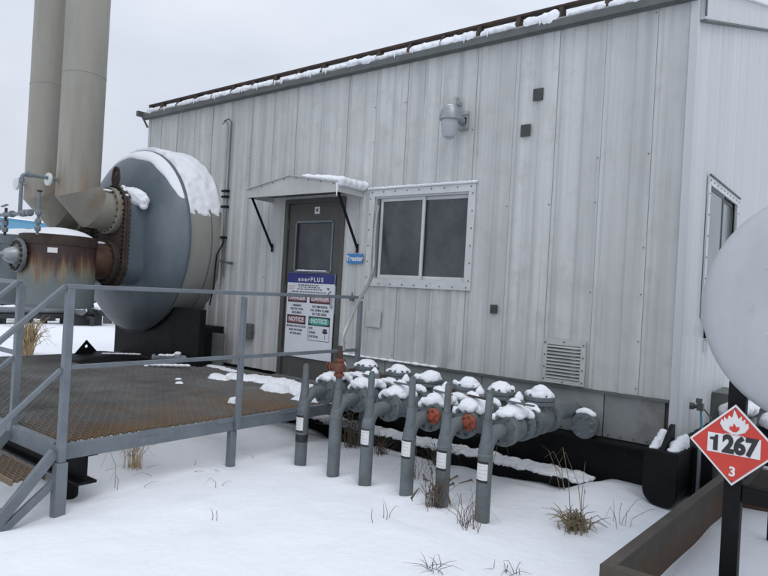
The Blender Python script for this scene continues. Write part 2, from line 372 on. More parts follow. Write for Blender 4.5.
# screws along seams
mb = MB()
for x in seams[1:-1]:
    for k in range(9):
        z = SB+.06+k*.40
        if any(o[0]-.06 < x < o[1]+.06 and o[2]-.1 < z < o[3]+.1 for o in OPEN): continue
        if rnd.random() < .16: mb.lathe([(.005, 0), (.006, -.006)], (x-.02, WY-.008, z), 'Y', 6)
tag(mb.build('screws', 'rivet', front), kind='stuff')

# skirt below the siding
sk = MB().box(-5.03, WX1-.02, WY+.05, WY+.09, .36, SB+.01).build('skirt', 'wall_core', B)
sx = [-5.03, -4.35, -3.75, -3.12, -2.46, -1.90, WX1-.09]
for a, b in zip(sx, sx[1:]):
    MB().box(a+.004, b-.004, WY+.012+.004*rnd.random(), WY+.045, .37, SB+.005).build('skirt_panel', 'skirt', sk, bevel=.003)
MB().box(-5.03, WX1-.06, WY-.02, WY+.02, SB-.018, SB+.004).build('drip_edge', 'trim_dark', sk)
mb = MB()
for k in range(34):
    x = -4.95+k*.107; mb.lathe([(.007, 0), (.007, -.006)], (x, WY+.012, .395), 'Y', 6)
tag(mb.build('screws', 'rivet', sk), kind='stuff')
snow('ledge_snow', [(-4.9+.11*k, WY-.02, SB+.006, .07, .022, .012+.006*rnd.random()) for k in range(12)], sk, .008, .006)
# corner trims
MB().prism([(WX1-.055, WY-.022, .34), (WX1+.012, WY-.022, .34), (WX1+.012, WY+.083, .34), (WX1-.001, WY+.083, .34), (WX1-.001, WY-.009, .34), (WX1-.055, WY-.009, .34)], (0, 0, 0), (0, 0, EV-.34)).build('corner_trim', 'siding_end', B, bevel=.004)
MB().box(WX0-.012, WX0+.05, WY-.02, WY-.008, .36, EV).build('corner_trim', 'trim_light', B, bevel=.003)
# end wall (faces +X)
DEPTH = 7.6; RG = WY+DEPTH/2; SL = .331
def ztop(y): return 3.93+SL*(min(y, 2*RG-y)-5.70)
ew = MB().prism([(WX1-.08, WY+.11, .38), (WX1-.08, WY+DEPTH, .38), (WX1-.08, WY+DEPTH, ztop(WY+DEPTH)), (WX1-.08, RG, ztop(RG)), (WX1-.08, WY+.11, ztop(WY+.11))], (0, 0, 0), (.05, 0, 0)).build('end_wall', 'wall_core', B)
EO = (6.27, 7.60, 1.52, 2.66)
y = WY+.085
while y < WY+DEPTH-.1:
    b = min(y+.44, WY+DEPTH); mb = MB(); mb2 = MB()
    ys = [(y+q+.001, v) for q, v in RIB if y+q < b-.004]+[(b-.001, 0)]
    ys = sorted(ys + [(c, 0) for c in EO[:2] if y < c < b])
    for (p, u), (q, v) in zip(ys, ys[1:]):
        X = lambda t: WX1 - t*.7 - .002
        segs = [(.36, None)]
        if p >= EO[0]-.001 and q <= EO[1]+.001: segs = [(.36, EO[2]), (EO[3], None)]
        for z0, z1 in segs:
            inside = y >= EO[0]-.001 and b <= EO[1]+.001
            (mb2 if inside and z1 else mb).add([(X(u), p, z0), (X(v), q, z0), (X(v), q, z1 or ztop(q)+.1), (X(u), p, z1 or ztop(p)+.1)], [(0, 1, 2, 3)])
    for m_ in (mb, mb2):
        if m_.f: 
            o = m_.build('panel', 'siding_end', ew, ang=20, fix=False)
            bm = bmesh.new(); bm.from_mesh(o.data); bmesh.ops.remove_doubles(bm, verts=bm.verts, dist=.0005); bm.to_mesh(o.data); bm.free(); o.data.set_sharp_from_angle(angle=R_(20))
    y += .44
# rake board, edge
def rake(y0, y1, z0, z1, x0, x1): 
    return MB().prism([(x0, y0, ztop(y0)+z0), (x0, y1, ztop(y1)+z0), (x0, y1, ztop(y1)+z1), (x0, y0, ztop(y0)+z1)], (0, 0, 0), (x1-x0, 0, 0))
rake(WY+.02, RG, 0, .26, WX1, WX1+.05).build('rake_board', 'siding_end', B, bevel=.003)
rake(WY+.02, RG, -.018, -.002, WX1, WX1+.06).build('rake_drip', 'trim_dark', B)
rake(WY-.02, RG, .262, .31, WX1+.0, WX1+.09).build('rake_edge', 'white_paint', B)
MB().box(WX1+.05, WX1+.062, WY+.0, WY+.03, EV-.13, EV+.16).build('corner_cap', 'trim_dark', B)
# roof
zr = lambda y: 4.15+SL*(min(y, 2*RG-y)-5.52)
roof = MB()
roof.prism([(WX0-.08, 5.52, zr(5.52)), (WX0-.08, RG, zr(RG)), (WX0-.08, WY+DEPTH+.1, zr(WY+DEPTH+.1)), (WX0-.08, WY+DEPTH+.1, zr(WY+DEPTH+.1)-.05), (WX0-.08, RG, zr(RG)-.05), (WX0-.08, 5.52, zr(5.52)-.05)], (0, 0, 0), (WX1+.02-WX0+.08, 0, 0))
roof = roof.build('roof', 'roof_metal', B)
MB().box(WX0-.09, WX1+.0, 5.50, 5.53, 4.06, 4.13).box(WX0-.09, WX1, 5.53, WY-.02, 4.055, 4.068).build('eave_trim', 'trim_dark', roof, bevel=.003)
MB().box(WX0-.16, WX0-.095, 5.44, 5.60, 4.10, 4.18).bar((WX0-.07, 5.50, 4.09), (WX0-.02, 5.57, 3.93), .03, .03).build('eave_end', 'trim_dark', roof)
MB().tube([(WX0-.05, 5.60, 4.29), (WX1+.02, 5.60, 4.29)], .017, 8).bar((WX0-.05, 5.63, 4.278), (WX1+.02, 5.63, 4.278), .05, .012).build('snow_rail', 'rust_dark', roof)
bk = [s for s in seams]
for x in bk:
    MB().prism([(x-.02, 5.53, 4.15), (x-.02, 5.66, 4.19), (x-.02, 5.645, 4.278), (x-.02, 5.585, 4.278)], (0, 0, 0), (.04, 0, 0)).build('rail_bracket', 'rust_dark', roof)
for a, b in zip(bk, bk[1:]):
    if b-a < .2: continue
    lum = []; n = 11; hh = (.028+.045*rnd.random())*(.75+.25*sstep(-8, -4, a)); back = rnd.uniform(-.02, .05)
    e0, e1 = a+.035+rnd.choice((0, .02, .10))*rnd.random(), b-.03-rnd.choice((0, .03, .12))*rnd.random()
    for k in range(n):
        x = e0+(e1-e0)*(k+.5)/n
        lum.append((x, 5.545+back*.3+.012*rnd.random(), 4.160+.008*rnd.random(), .05, .045+.04*rnd.random(), hh*rnd.uniform(.6, 1.25)))
        lum.append((x, 5.62, 4.18, .05, .06, .04))
    ob = snow('snow_clump', lum, roof, .013, .022)
    if rnd.random() < .5:
        for k in range(rnd.randint(1, 3)):
            x = rnd.uniform(a+.08, b-.08); l = rnd.uniform(.01, .045); MB().tube([(x, 5.492, 4.17), (x+.003, 5.488, 4.14), (x, 5.49, 4.14-l)], [.014, .01, .002], 6).build('icicle', 'snow', roof)
# snow lying on the roof slope
V = []; F = []; nx_, ny_ = 60, 24
for j in range(ny_+1):
    for i in range(nx_+1):
        x = WX0+.05+(WX1-WX0-.1)*i/nx_; y = 5.72+(RG-5.72)*j/ny_; V.append((x, y, zr(y)+.03+.02*ns(x, y, 0, 1.4)))
for j in range(ny_):
    for i in range(nx_): k = j*(nx_+1)+i; F.append((k, k+1, k+nx_+2, k+nx_+1))
tag(MB().add(V, F).build('roof_snow', 'snow', roof, fix=False), kind='stuff')

# door
D = part('door', B)
DX0, DX1, DZ0, DZ1 = -6.06, -5.05, .38, 2.62
mb = MB().box(DX0-.01, DX0+.055, WY-.03, WY+.08, DZ0, DZ1).box(DX1-.055, DX1+.01, WY-.03, WY+.08, DZ0, DZ1).box(DX0+.055, DX1-.055, WY-.03, WY+.08, DZ1-.05, DZ1+.005)
mb.build('frame', 'door_paint', D, bevel=.004)
gx0, gx1, gz0, gz1 = -5.86, -5.24, 1.73, 2.33
mb = MB().box(DX0+.06, gx0, WY+.0, WY+.045, DZ0+.01, DZ1-.055).box(gx1, DX1-.06, WY, WY+.045, DZ0+.01, DZ1-.055).box(gx0, gx1, WY, WY+.045, gz1, DZ1-.055).box(gx0, gx1, WY, WY+.045, DZ0+.01, gz0)
mb.build('leaf', 'door_paint', D)
mb = MB()
for (a, b, c, d) in ((gx0-.012, gx1+.012, gz0-.022, gz0+.004), (gx0-.012, gx1+.012, gz1-.004, gz1+.022), (gx0-.014, gx0+.008, gz0-.02, gz1+.02), (gx1-.008, gx1+.014, gz0-.02, gz1+.02)): mb.box(a, b, WY-.014, WY-.001, c, d)
mb.build('glazing_bead', 'grey_steel', D, bevel=.003)
MB().box(gx0, gx1, WY+.02, WY+.03, gz0, gz1).build('pane', 'frosted_glass', D)
snow('sill_snow', [(gx0+.1+.07*k, WY-.018, gz0+.004, .06, .012, .009) for k in range(7)], D, .006, .004)
MB().box(-5.20, -5.13, WY-.016, WY-.001, 1.22, 1.56).build('push_plate', 'galvanised', D, bevel=.004)
MB().tube([(-5.165, WY-.016, 1.30), (-5.165, WY-.05, 1.30), (-5.165, WY-.05, 1.45), (-5.165, WY-.016, 1.45)], .010, 8).build('handle', 'galvanised', D)
for z in (.7, 1.5, 2.3): MB().tube([(DX0+.055, WY-.008, z-.05), (DX0+.055, WY-.008, z+.05)], .011, 8).build('hinge', 'door_paint', D)
MB().box(DX0-.02, DX1+.02, WY-.10, WY+.06, .36, .40).build('threshold', 'grey_steel', D, bevel=.003)
t = MB().box(-5.56, -5.475, WY-.005, WY-.0008, 2.435, 2.52).build('number_plate', 'white_paint', D)
text('H', .05, 'sign_black', D, -5.518, WY-.0062, 2.478, bold=.004)

# window in the front wall
def window(parent, x0, x1, z0, z1):
    W = part('window', parent)
    fx0, fx1, fz0, fz1 = x0-.075, x1+.075, z0-.075, z1+.075
    for (a, b, c, d) in ((fx0, fx1, z1-.005, fz1), (fx0, fx1, fz0, z0+.005), (fx0, x0+.005, z0+.005, z1-.005), (x1-.005, fx1, z0+.005, z1-.005)):
        MB().box(a, b, WY-.034, WY-.016, c, d).build('frame', 'window_frame', W, bevel=.003)
    mb = MB().box(x0, x1, WY-.01, WY+.09, z0-.001, z0+.022).box(x0, x1, WY-.01, WY+.09, z1-.022, z1).box(x0, x0+.018, WY-.01, WY+.09, z0+.022, z1-.022).box(x1-.018, x1, WY-.01, WY+.09, z0+.022, z1-.022)
    mb.build('track', 'window_frame', W)
    def sash(a, b, y):
        s = MB()
        for (p, q, c, d) in ((a, b, z0+.023, z0+.058), (a, b, z1-.058, z1-.023), (a, a+.034, z0+.058, z1-.058), (b-.034, b, z0+.058, z1-.058)): s.box(p, q, y, y+.022, c, d)
        s = s.build('sash', 'window_frame', W, bevel=.002)
        MB().box(a+.034, b-.034, y+.008, y+.014, z0+.058, z1-.058).build('pane', 'frosted_glass', s)
    m_ = (x0+x1)/2
    sash(x0+.07, m_+.055, WY+.012); sash(m_-.03, x1-.018, WY+.042)
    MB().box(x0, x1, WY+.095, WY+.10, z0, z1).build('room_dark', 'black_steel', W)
    r = MB()
    for k in range(9):
        x = fx0+.05+(fx1-fx0-.1)*k/8
        for z in (fz0+.03, fz1-.03): r.lathe([(.0075, 0), (.0075, -.006)], (x, WY-.034, z), 'Y', 6)
    for k in range(6):
        z = fz0+.1+(fz1-fz0-.2)*k/5
        for x in (fx0+.025, fx1-.025): r.lathe([(.0075, 0), (.0075, -.006)], (x, WY-.034, z), 'Y', 6)
    tag(r.build('rivets', 'rivet', W), kind='stuff')
    MB().box(fx0-.01, fx1+.01, WY-.05, WY-.012, fz1, fz1+.012).build('drip_cap', 'window_frame', W)
    snow('snow_cap', [(fx0+.02+(fx1-fx0-.04)*k/24, WY-.032, fz1+.018, .05, .022, .014) for k in range(25)], W, .007, .006)
window(B, *OPEN[1])
# window in the end wall
W2 = part('end_window', B)
a, b, c, d = EO
for (p, q, r, s) in ((a-.07, b+.07, d-.005, d+.07), (a-.07, b+.07, c-.07, c+.005), (a-.07, a+.005, c+.005, d-.005), (b-.005, b+.07, c+.005, d-.005)):
    MB().box(WX1+.012, WX1+.030, p, q, r, s).build('frame', 'window_frame', W2, bevel=.003)
MB().box(WX1+.028, WX1+.044, a-.075, b+.075, d+.068, d+.08).build('drip_cap', 'trim_dark', W2)
m_ = (a+b)/2
for (p, q, x) in ((a, m_+.02, -.002), (m_-.02, b, -.03)):
    s = MB().box(WX1+x, WX1+x+.015, p, p+.03, c+.005, d-.006).box(WX1+x, WX1+x+.015, q-.03, q, c+.005, d-.006).box(WX1+x, WX1+x+.015, p+.03, q-.03, c+.005, c+.036).box(WX1+x, WX1+x+.015, p+.03, q-.03, d-.036, d-.006).build('sash', 'trim_dark', W2)
    MB().box(WX1+x+.004, WX1+x+.008, p+.03, q-.03, c+.036, d-.036).build('pane', 'end_glass', s)
mb = MB()
for k in range(10):
    y = a-.03+(b-a+.06)*k/9; mb.lathe([(.0075, 0), (.0075, .006)], (WX1+.030, y, d+.03), 'X', 6)
for k in range(6):
    for y in (a-.04, b+.04): mb.lathe([(.0075, 0), (.0075, .006)], (WX1+.030, y, c+.1+.19*k), 'X', 6)
tag(mb.build('rivets', 'rivet', W2), kind='stuff')

# louvred vent
VT = part('louvre_vent', B)
vx0, vx1, vz0, vz1 = -2.47, -2.07, .785, 1.185
for (p, q, r, s) in ((vx0, vx1, vz1-.05, vz1), (vx0, vx1, vz0, vz0+.04), (vx0, vx0+.04, vz0+.04, vz1-.05), (vx1-.045, vx1, vz0+.04, vz1-.05)):
    MB().box(p, q, WY-.036, WY-.018, r, s).build('frame', 'trim_light', VT, bevel=.002)
MB().box(vx0+.04, vx1-.045, WY-.014, WY-.011, vz0+.04, vz1-.05).build('backing', 'rivet', VT)
for k in range(10):
    z = vz0+.045+k*.0312
    MB().prism([(vx0+.041, WY-.020, z+.022), (vx0+.041, WY-.046, z+.004), (vx0+.041, WY-.042, z), (vx0+.041, WY-.018, z+.016)], (0, 0, 0), (vx1-vx0-.087, 0, 0)).build('slat', 'trim_light', VT)
mb = MB()
for x in (vx0+.018, vx1-.02):
    for k in range(4): mb.lathe([(.0075, 0), (.0075, -.006)], (x, WY-.036, vz0+.03+k*.112), 'Y', 6)
for z in (vz0+.018, vz1-.02): mb.lathe([(.0075, 0), (.0075, -.006)], ((vx0+vx1)/2, WY-.036, z), 'Y', 6)
tag(mb.build('rivets', 'rivet', VT), kind='stuff')
# cover plates on the wall
for (x, z, h, ww, m) in ((-2.665, 3.48, .115, .10, 'cover_grey'), (-2.775, 3.15, .115, .10, 'cover_grey'), (-3.01, 1.42, .085, .075, 'cover_grey')):
    MB().box(x-ww/2, x+ww/2, WY-.032, WY-.016, z-h/2, z+h/2).build('cover_plate', m, front, bevel=.004)
MB().box(-4.64, -4.42, WY-.026, WY-.016, 1.12, 1.30).build('patch_plate', 'trim_light', front, bevel=.003)
jb = MB().box(-6.75, -6.55, WY-.085, WY-.016, .80, 1.0).build('junction_box', 'trim_dark', front, bevel=.006)
MB().tube([(-6.55, WY-.05, .9), (-6.52, WY-.05, .9)], .012, 8).build('latch', 'trim_dark', jb)

# canopy over the door
CN = part('door_canopy', B)
CX0, CX1, CY, cz = -6.33, -4.77, 5.15, 2.60
cm = (CX0+CX1)/2; pk = .12; fh = .105
for s in (-1, 1):
    ex = CX0 if s < 0 else CX1
    MB().prism([(ex-.02*(-s)*-1, CY-.02, cz+fh), (cm, CY-.02, cz+fh+pk), (cm, CY-.02, cz+fh+pk+.012), (ex, CY-.02, cz+fh+.012)], (0, 0, 0), (0, WY-CY, 0)).build('roof_sheet', 'trim_light', CN)
MB().prism([(CX0, CY, cz), (CX1, CY, cz), (CX1, CY, cz+fh), (cm, CY, cz+fh+pk), (CX0, CY, cz+fh)], (0, 0, 0), (0, .015, 0)).build('fascia', 'trim_light', CN, bevel=.002)
for x in (CX0, CX1-.015): MB().box(x, x+.015, CY+.015, WY-.02, cz, cz+fh).build('side_panel', 'trim_light', CN)
MB().box(CX0+.02, CX1-.02, CY+.02, WY-.02, cz+.06, cz+.07).build('soffit', 'trim_dark', CN)
for x in (CX0+.05, CX1-.05):
    MB().bar((x, CY+.05, cz+.01), (x+.0, WY-.03, 2.02), .022, .022).bar((x, WY-.025, 1.96), (x, WY-.025, 2.06), .03, .012, (0, 1, 0)).build('brace', 'black_steel', CN)
mb = MB()
for k in range(8):
    x = CX0+.08+k*(CX1-CX0-.16)/7; zc = cz+fh-.02+pk*(1-abs(x-cm)/((CX1-CX0)/2)); mb.lathe([(.007, 0), (.007, -.006)], (x, CY, zc), 'Y', 6)
tag(mb.build('rivets', 'rivet', CN), kind='stuff')
lum = []
for i in range(10):
    for j in range(5):
        x = cm+.22+(CX1-cm-.22)*i/9; y = CY+.04+j*.095
        zc = cz+fh+pk*(1-(x-cm)/((CX1-CX0)/2)); lum.append((x, y, zc+.022+.006*i/9, .06, .07, .022+.022*i/9+.008*rnd.random()))
for j in range(6): lum.append((CX1+.01, CY+.03+j*.075, cz+fh+.0, .035, .05, .045))
snow('snow_cap', lum, CN, .014, .02)
MB().tube([(CX1-.02, CY-.005, cz+.10), (CX1-.02, CY-.006, cz+.0), (CX1-.02, CY-.005, cz-.05)], [.014, .009, .002], 6).build('icicle', 'snow', CN)
snow('snow_line', [(cm-.1-.06*k, CY+.1, cz+fh+.016+pk*(1-(.1+.06*k)/.78), .05, .10, .008) for k in range(6)], CN, .01, .006)

# skid
SKD = part('skid', B)
MB().box(-6.9, WX1+.04, WY+.02, WY+.06, -.12, .365).box(-6.9, WX1+.04, WY-.13, WY+.02, .345, .365).build('beam_web', 'black_steel', SKD)
MB().box(-6.9, -1.95, WY-.34, WY+.02, .0, .03).build('bottom_flange', 'black_steel', SKD, bevel=.003)
MB().box(-6.9, -2.0, WY-.27, WY-.24, -.30, .0).build('lower_plate', 'black_steel', SKD)
MB().box(-9.3, WX1-.02, WY+.3, WY+DEPTH-.2, -.1, .38).build('sub_frame', 'black_steel', SKD)
# snow lying along the flange
lum = []
x = -5.6
while x < -1.95:
    th = .018+.02*rnd.random(); yy = WY-.24+.03*ns(x, 0, 5, 3)
    lum.append((x, yy-.03, .035, .06, .07+.03*rnd.random(), th)); lum.append((x, yy+.08, .035, .07, .08, th*.9))
    if rnd.random() < .5: lum.append((x, yy-.09, .03, .035, .03, .02))
    x += .05
fs = snow('ledge_snow', lum, SKD, .014, .045); 
# rounded runner that runs past the corner
pr = [(-1.42, .44), (-1.42, .14)]
pr += [(-1.30-.12*math.cos(t), .14-.12*math.sin(t)) for t in [i*PI/2/7 for i in range(1, 8)]] + [(-1.24-.07*math.cos(PI/2+i*PI/2/6), .12-.10*math.sin(PI/2+i*PI/2/6)) for i in range(0, 7)] + [(-1.17, .44)]
MB().prism([(x, 5.16, z) for x, z in pr], (0, 0, 0), (0, 7.6, 0)).build('runner', 'black_steel', SKD, bevel=.008)
MB().box(-1.17, -1.02, 5.62, 12, .02, .42).build('side_beam', 'black_steel', SKD, bevel=.006)
MB().prism([(-1.31, 5.18, .44), (-1.31, 5.50, .44), (-1.31, 5.50, .60), (-1.31, 5.44, .60)], (0, 0, 0), (.03, 0, 0)).build('gusset', 'black_steel', SKD)
snow('runner_snow', [(-1.365, 5.26, .443, .05, .08, .018), (-1.365, 5.34, .45, .05, .08, .035), (-1.36, 5.42, .46, .05, .07, .06), (-1.365, 5.49, .47, .05, .05, .09),
    (-1.225, 5.26, .443, .05, .08, .03), (-1.225, 5.35, .455, .055, .09, .055), (-1.22, 5.44, .46, .055, .08, .07), (-1.215, 5.52, .46, .05, .06, .08)], SKD, .011, .03)

# ------------------------------------------------------------------ lamp, signs, conduit on the wall
LP = thing('wall_lamp', 'grey jar lamp on a bracket high on the metal wall above the window', 'lamp', (-3.48, WY, 3.2))
MB().box(-3.52, -3.42, WY-.05, WY-.016, 3.22, 3.42).box(-3.53, -3.41, WY-.06, WY-.03, 3.375, 3.40).box(-3.53, -3.41, WY-.06, WY-.03, 3.235, 3.26).build('mount', 'galvanised', LP, bevel=.006)
MB().box(-3.515, -3.425, WY-.062, WY-.05, 3.29, 3.35).build('gasket', 'black_steel', LP)
MB().tube([(-3.47, WY-.05, 3.31), (-3.47, WY-.12, 3.32), (-3.48, WY-.22, 3.33)], [.04, .045, .05], 16).build('arm', 'galvanised', LP)
MB().lathe([(.03, .11), (.07, .10), (.095, .06), (.10, .02), (.105, .0), (.105, -.03), (.09, -.035)], (-3.49, WY-.26, 3.31), 'Z', 28).build('housing', 'galvanised', LP)
MB().lathe([(.085, -.035), (.085, -.08), (.078, -.15), (.06, -.20), (.03, -.22), (.004, -.223)], (-3.49, WY-.26, 3.31), 'Z', 28).build('globe', 'lamp_glass', LP)
snow('snow_cap', [(-3.49, WY-.26, 3.415, .055, .055, .014)], LP, .008, .008)
MB().box(-3.55, -3.52, WY-.12, WY-.05, 3.42, 3.56).box(-3.535, -3.51, WY-.10, WY-.016, 3.48, 3.52).build('photocell', 'galvanised', LP, bevel=.006)

S = thing('treater_sign', 'small blue sign reading Treater beside the door', 'sign', (-4.84, WY, 1.9))
MB().box(-4.96, -4.725, WY-.034, WY-.028, 1.835, 1.945).build('plate', 'treater_blue', S)
text('Treater', .083, 'white_paint', S, -4.842, WY-.0355, 1.89, bold=.002)
MB().box(-4.88, -4.80, WY-.028, WY-.016, 1.86, 1.92).build('backing', 'trim_dark', S)
MB().box(-4.88, -4.83, WY-.05, WY-.016, 1.40, 1.46).tube([(-4.855, WY-.03, 1.46), (-4.855, WY-.03, 1.50)], .008, 6).build('bell_button', 'trim_dark', front, bevel=.003)

# door sign board
S = thing('safety_sign_board', 'white safety notice board with a dark blue header fixed to the door', 'sign', (-5.545, WY, 1.15))
bx0, bx1, bz0, bz1, BY = -5.95, -5.14, .655, 1.70, WY-.022
MB().box(bx0, bx1, BY, BY+.008, bz0, bz1).build('board', 'sign_white', S, bevel=.002)
MB().box(bx0+.001, bx1-.001, BY-.002, BY-.0005, 1.578, bz1-.001).build('header', 'sign_blue', S)
text('e n e r P L U S', .072, 'white_paint', S, -5.545, BY-.0028, 1.622, bold=.002, sx=1.0)
def bars(x0, x1, z, h, m, parent, seed, name='small_print'):
    r = random.Random(seed); mb = MB(); x = x0
    while x < x1-.01:
        wd = min(r.uniform(.014, .045), x1-x)
        k = x
        while k < x+wd-.004: mb.box(k, k+.0055, BY-.002, BY-.0006, z-h/2*r.uniform(.7, 1), z+h/2*r.uniform(.7, 1)); k += .0078
        x += wd+.010
    return mb.build(name, m, parent, smooth=False, fix=False)
bars(-5.78, -5.36, 1.683, .010, 'sign_white', S, 3)
for i, z in enumerate((1.535, 1.505)): bars(-5.93, -5.81, z, .018, 'sign_pink', S, 20+i)
for i, (z, a, b) in enumerate(((1.552, -5.76, -5.40), (1.527, -5.75, -5.36), (1.502, -5.77, -5.34), (1.468, -5.87, -5.26))): bars(a, b, z, .017, 'sign_grey', S, 40+i)
MB().prism([(-5.27, BY-.002, 1.44), (-5.255, BY-.002, 1.43), (-5.19, BY-.002, 1.49), (-5.20, BY-.002, 1.50)], (0, 0, 0), (0, .0014, 0)).prism([(-5.27, BY-.002, 1.53), (-5.215, BY-.002, 1.53), (-5.243, BY-.002, 1.50)], (0, 0, 0), (0, .0014, 0)).build('arrow_mark', 'sign_grey', S)
def notice(x0, x1, z0, z1, word, frame, fill, wcol):
    n_ = MB().box(x0, x1, BY-.0016, BY-.0004, z0, z1).build('notice_panel', frame, S)
    h = (z1-z0)
    pts = []
    ry, rx = h*.38, (x1-x0)/2*.93
    for i in range(28):
        t = 2*PI*i/28; c_, s_ = math.cos(t), math.sin(t)
        pts.append(((x0+x1)/2+rx*math.copysign(abs(c_)**.35, c_), BY-.0028, (z0+z1)/2+ry*math.copysign(abs(s_)**.6, s_)))
    MB().prism(pts, (0, 0, 0), (0, .001, 0)).build('oval', fill, n_, smooth=False)
    text(word, h*.66, wcol, n_, (x0+x1)/2, BY-.0032, (z0+z1)/2, bold=.002)
notice(-5.925, -5.595, 1.335, 1.445, 'DANGER', 'sign_black', 'sign_red', 'sign_white')
notice(-5.545, -5.185, 1.335, 1.445, 'DANGER', 'sign_black', 'sign_red', 'sign_white')
notice(-5.925, -5.595, 1.065, 1.175, 'NOTICE', 'sign_black', 'sign_red', 'sign_white')
notice(-5.545, -5.185, 1.065, 1.175, 'NOTICE', 'sign_black', 'sign_green', 'sign_white')
for i, s_ in enumerate(('HEARING', 'PROTECTION', 'REQUIRED')): text(s_, .036, 'sign_black', S, -5.76, BY-.0012, 1.295-.045*i, bold=.001)
for i, s_ in enumerate(('NO SMOKING', 'NO OPEN FLAME', 'IN THIS AREA')): text(s_, .040, 'sign_black', S, -5.365, BY-.0012, 1.295-.045*i, bold=.001)
for i, s_ in enumerate(('HEARING PROTECTION', 'MUST BE WORN', 'IN THIS AREA')): text(s_, .032, 'sign_black', S, -5.76, BY-.0012, 1.035-.045*i, bold=.001)
mb = MB()
for (a, b, c, d) in ((-5.545, -5.185, .882, .888), (-5.545, -5.541, .888, 1.063), (-5.189, -5.185, .888, 1.063)): mb.box(a, b, BY-.0018, BY-.0004, c, d)
mb.build('panel_outline', 'sign_black', S)
for i, s_ in enumerate(('EYE', 'WASH', 'STATION')): text(s_, .038, 'sign_black', S, -5.53, BY-.0012, 1.03-.05*i, bold=.001, align='LEFT')
mb = MB()
pts = [(-5.26+.042*math.cos(t), BY-.0018, .995+.018*math.sin(t)) for t in [2*PI*i/20 for i in range(20)]]
mb.prism(pts, (0, 0, 0), (0, .0012, 0)); mb.prism([(-5.30, BY-.0018, 1.015), (-5.22, BY-.0018, 1.015), (-5.235, BY-.0018, 1.035), (-5.285, BY-.0018, 1.035)], (0, 0, 0), (0, .0012, 0)).box(-5.263, -5.257, BY-.0018, BY-.0005, .91, .96)
mb.build('eye_mark', 'sign_black', S)

# conduit with hooks on the wall beside the vessel
S = thing('wall_conduit', 'thin grey conduit with hooked top running down the wall beside the round vessel', 'conduit', (-7.3, WY, 1.4))
MB().tube([(-7.31, WY-.05, 1.5), (-7.31, WY-.05, 3.74), (-7.33, WY-.07, 3.78), (-7.38, WY-.09, 3.74)], .016, 8).build('pipe', 'conduit', S)
MB().tube([(-7.24, WY-.04, 1.6), (-7.24, WY-.04, 3.76), (-7.26, WY-.07, 3.80), (-7.33, WY-.1, 3.77)], .010, 8).build('cable', 'trim_dark', S)
for z in (2.15, 2.58, 2.72, 2.80): MB().box(-7.335, -7.225, WY-.075, WY-.016, z-.015, z+.015).build('clip', 'black_steel', S)
MB().tube([(-7.24, WY-.04, 2.12), (-7.30, WY-.12, 1.9), (-7.33, WY-.12, 1.45), (-7.42, WY-.1, 1.2)], .010, 8).build('loose_cable', 'black_steel', S)
MB().tube([(-7.31, WY-.05, 1.83), (-7.12, WY-.05, 1.80)], .014, 8).tube([(-7.10, WY-.05, 1.80), (-7.05, WY-.05, 1.795)], .022, 8).build('branch_fitting', 'trim_dark', S)

# ------------------------------------------------------------------ vessel
VX, VZ_, VR, VY = -8.61, 2.055, 1.30, 5.03
T = thing('treater_vessel', 'big round blue grey vessel end with snow on top poking out of the wall', 'vessel', (VX, VY, .4))
MB().lathe([(VR, VY+.0), (VR, VY+.05), (VR, VY+.75)], (VX, 0, VZ_), 'Y', 96, close=False).build('shell', 'vessel_shell', T)
MB().lathe([(VR+.012, VY-.018), (VR+.022, VY-.008), (VR+.022, VY+.02), (VR+.002, VY+.03)], (VX, 0, VZ_), 'Y', 96, close=False).build('rim', 'vessel_head', T)
prof = []
for i in range(25):
    q = i/24; r = VR*1.005*q
    dd = .42*(1-q**2.3)**.66
    prof.append((max(r, .002), VY-.012-dd))
head = MB().lathe(prof, (VX, 0, VZ_), 'Y', 96, close=False).build('dished_head', 'vessel_head', T, ang=60)
def head_y(r):
    q = min(1, r/(VR*1.005)); return VY-.012-.42*(1-q**2.3)**.66
MB().lathe([(VR+.006, VY+.36), (VR+.006, VY+.372)], (VX, 0, VZ_), 'Y', 96, close=False).build('seam', 'trim_dark', T)
# snow blanket on the shell
V = []; F = []; na, ny = 220, 36
for i in range(na+1):
    th = R_(6)+R_(168)*i/na
    for j in range(ny+1):
        y = VY+.035+.54*j/ny
        lim = R_(17)+.10*ns(y*3, th*2, 3, 1.2)+.07*ns(y, th*1.3, 8, 9)+.02*ns(y, th*1.3, 4, 22)+.05*(j/ny-.5)
        e = min(th-lim, (PI-lim)-th)
        tk = .07*sstep(0, .7, e)*(1+.35*ns(th*3, y*2, 1, 1.3)) + .020*sstep(0, .05, e)*(1+.8*ns(th*4, y*3, 6, 3.)) - .012 + .003*ns(th*1.3, y, 9, 9)
        tk *= 1 if 0 < j < ny else .25
        r = VR+tk; V.append((VX+r*math.cos(th), y, VZ_+r*math.sin(th)))
for i in range(na):
    for j in range(ny): k = i*(ny+1)+j; F.append((k, k+1, k+ny+2, k+ny+1))
MB().add(V, F).build('shell_snow', 'snow', T, fix=False, ang=70)
# crescent of snow on the upper edge of the head
V = []; F = []; na, ny = 70, 9
for i in range(na+1):
    th = R_(26)+R_(112)*i/na; u_ = math.sin(PI*i/na)
    for j in range(ny+1):
        wdt = (.02+.12*u_**.6)*(1+.2*ns(th*4, 3, 1, 1.)); r = VR+.012-wdt*j/ny
        tk = .03*math.sin(PI*min(1, (j+.2)/ny))**.6*u_**.4-.006
        V.append((VX+r*math.cos(th), head_y(r)-tk, VZ_+r*math.sin(th)))
for i in range(na):
    for j in range(ny): k = i*(ny+1)+j; F.append((k, k+1, k+ny+2, k+ny+1))
MB().add(V, F).build('edge_snow', 'snow', T, fix=False, ang=70)
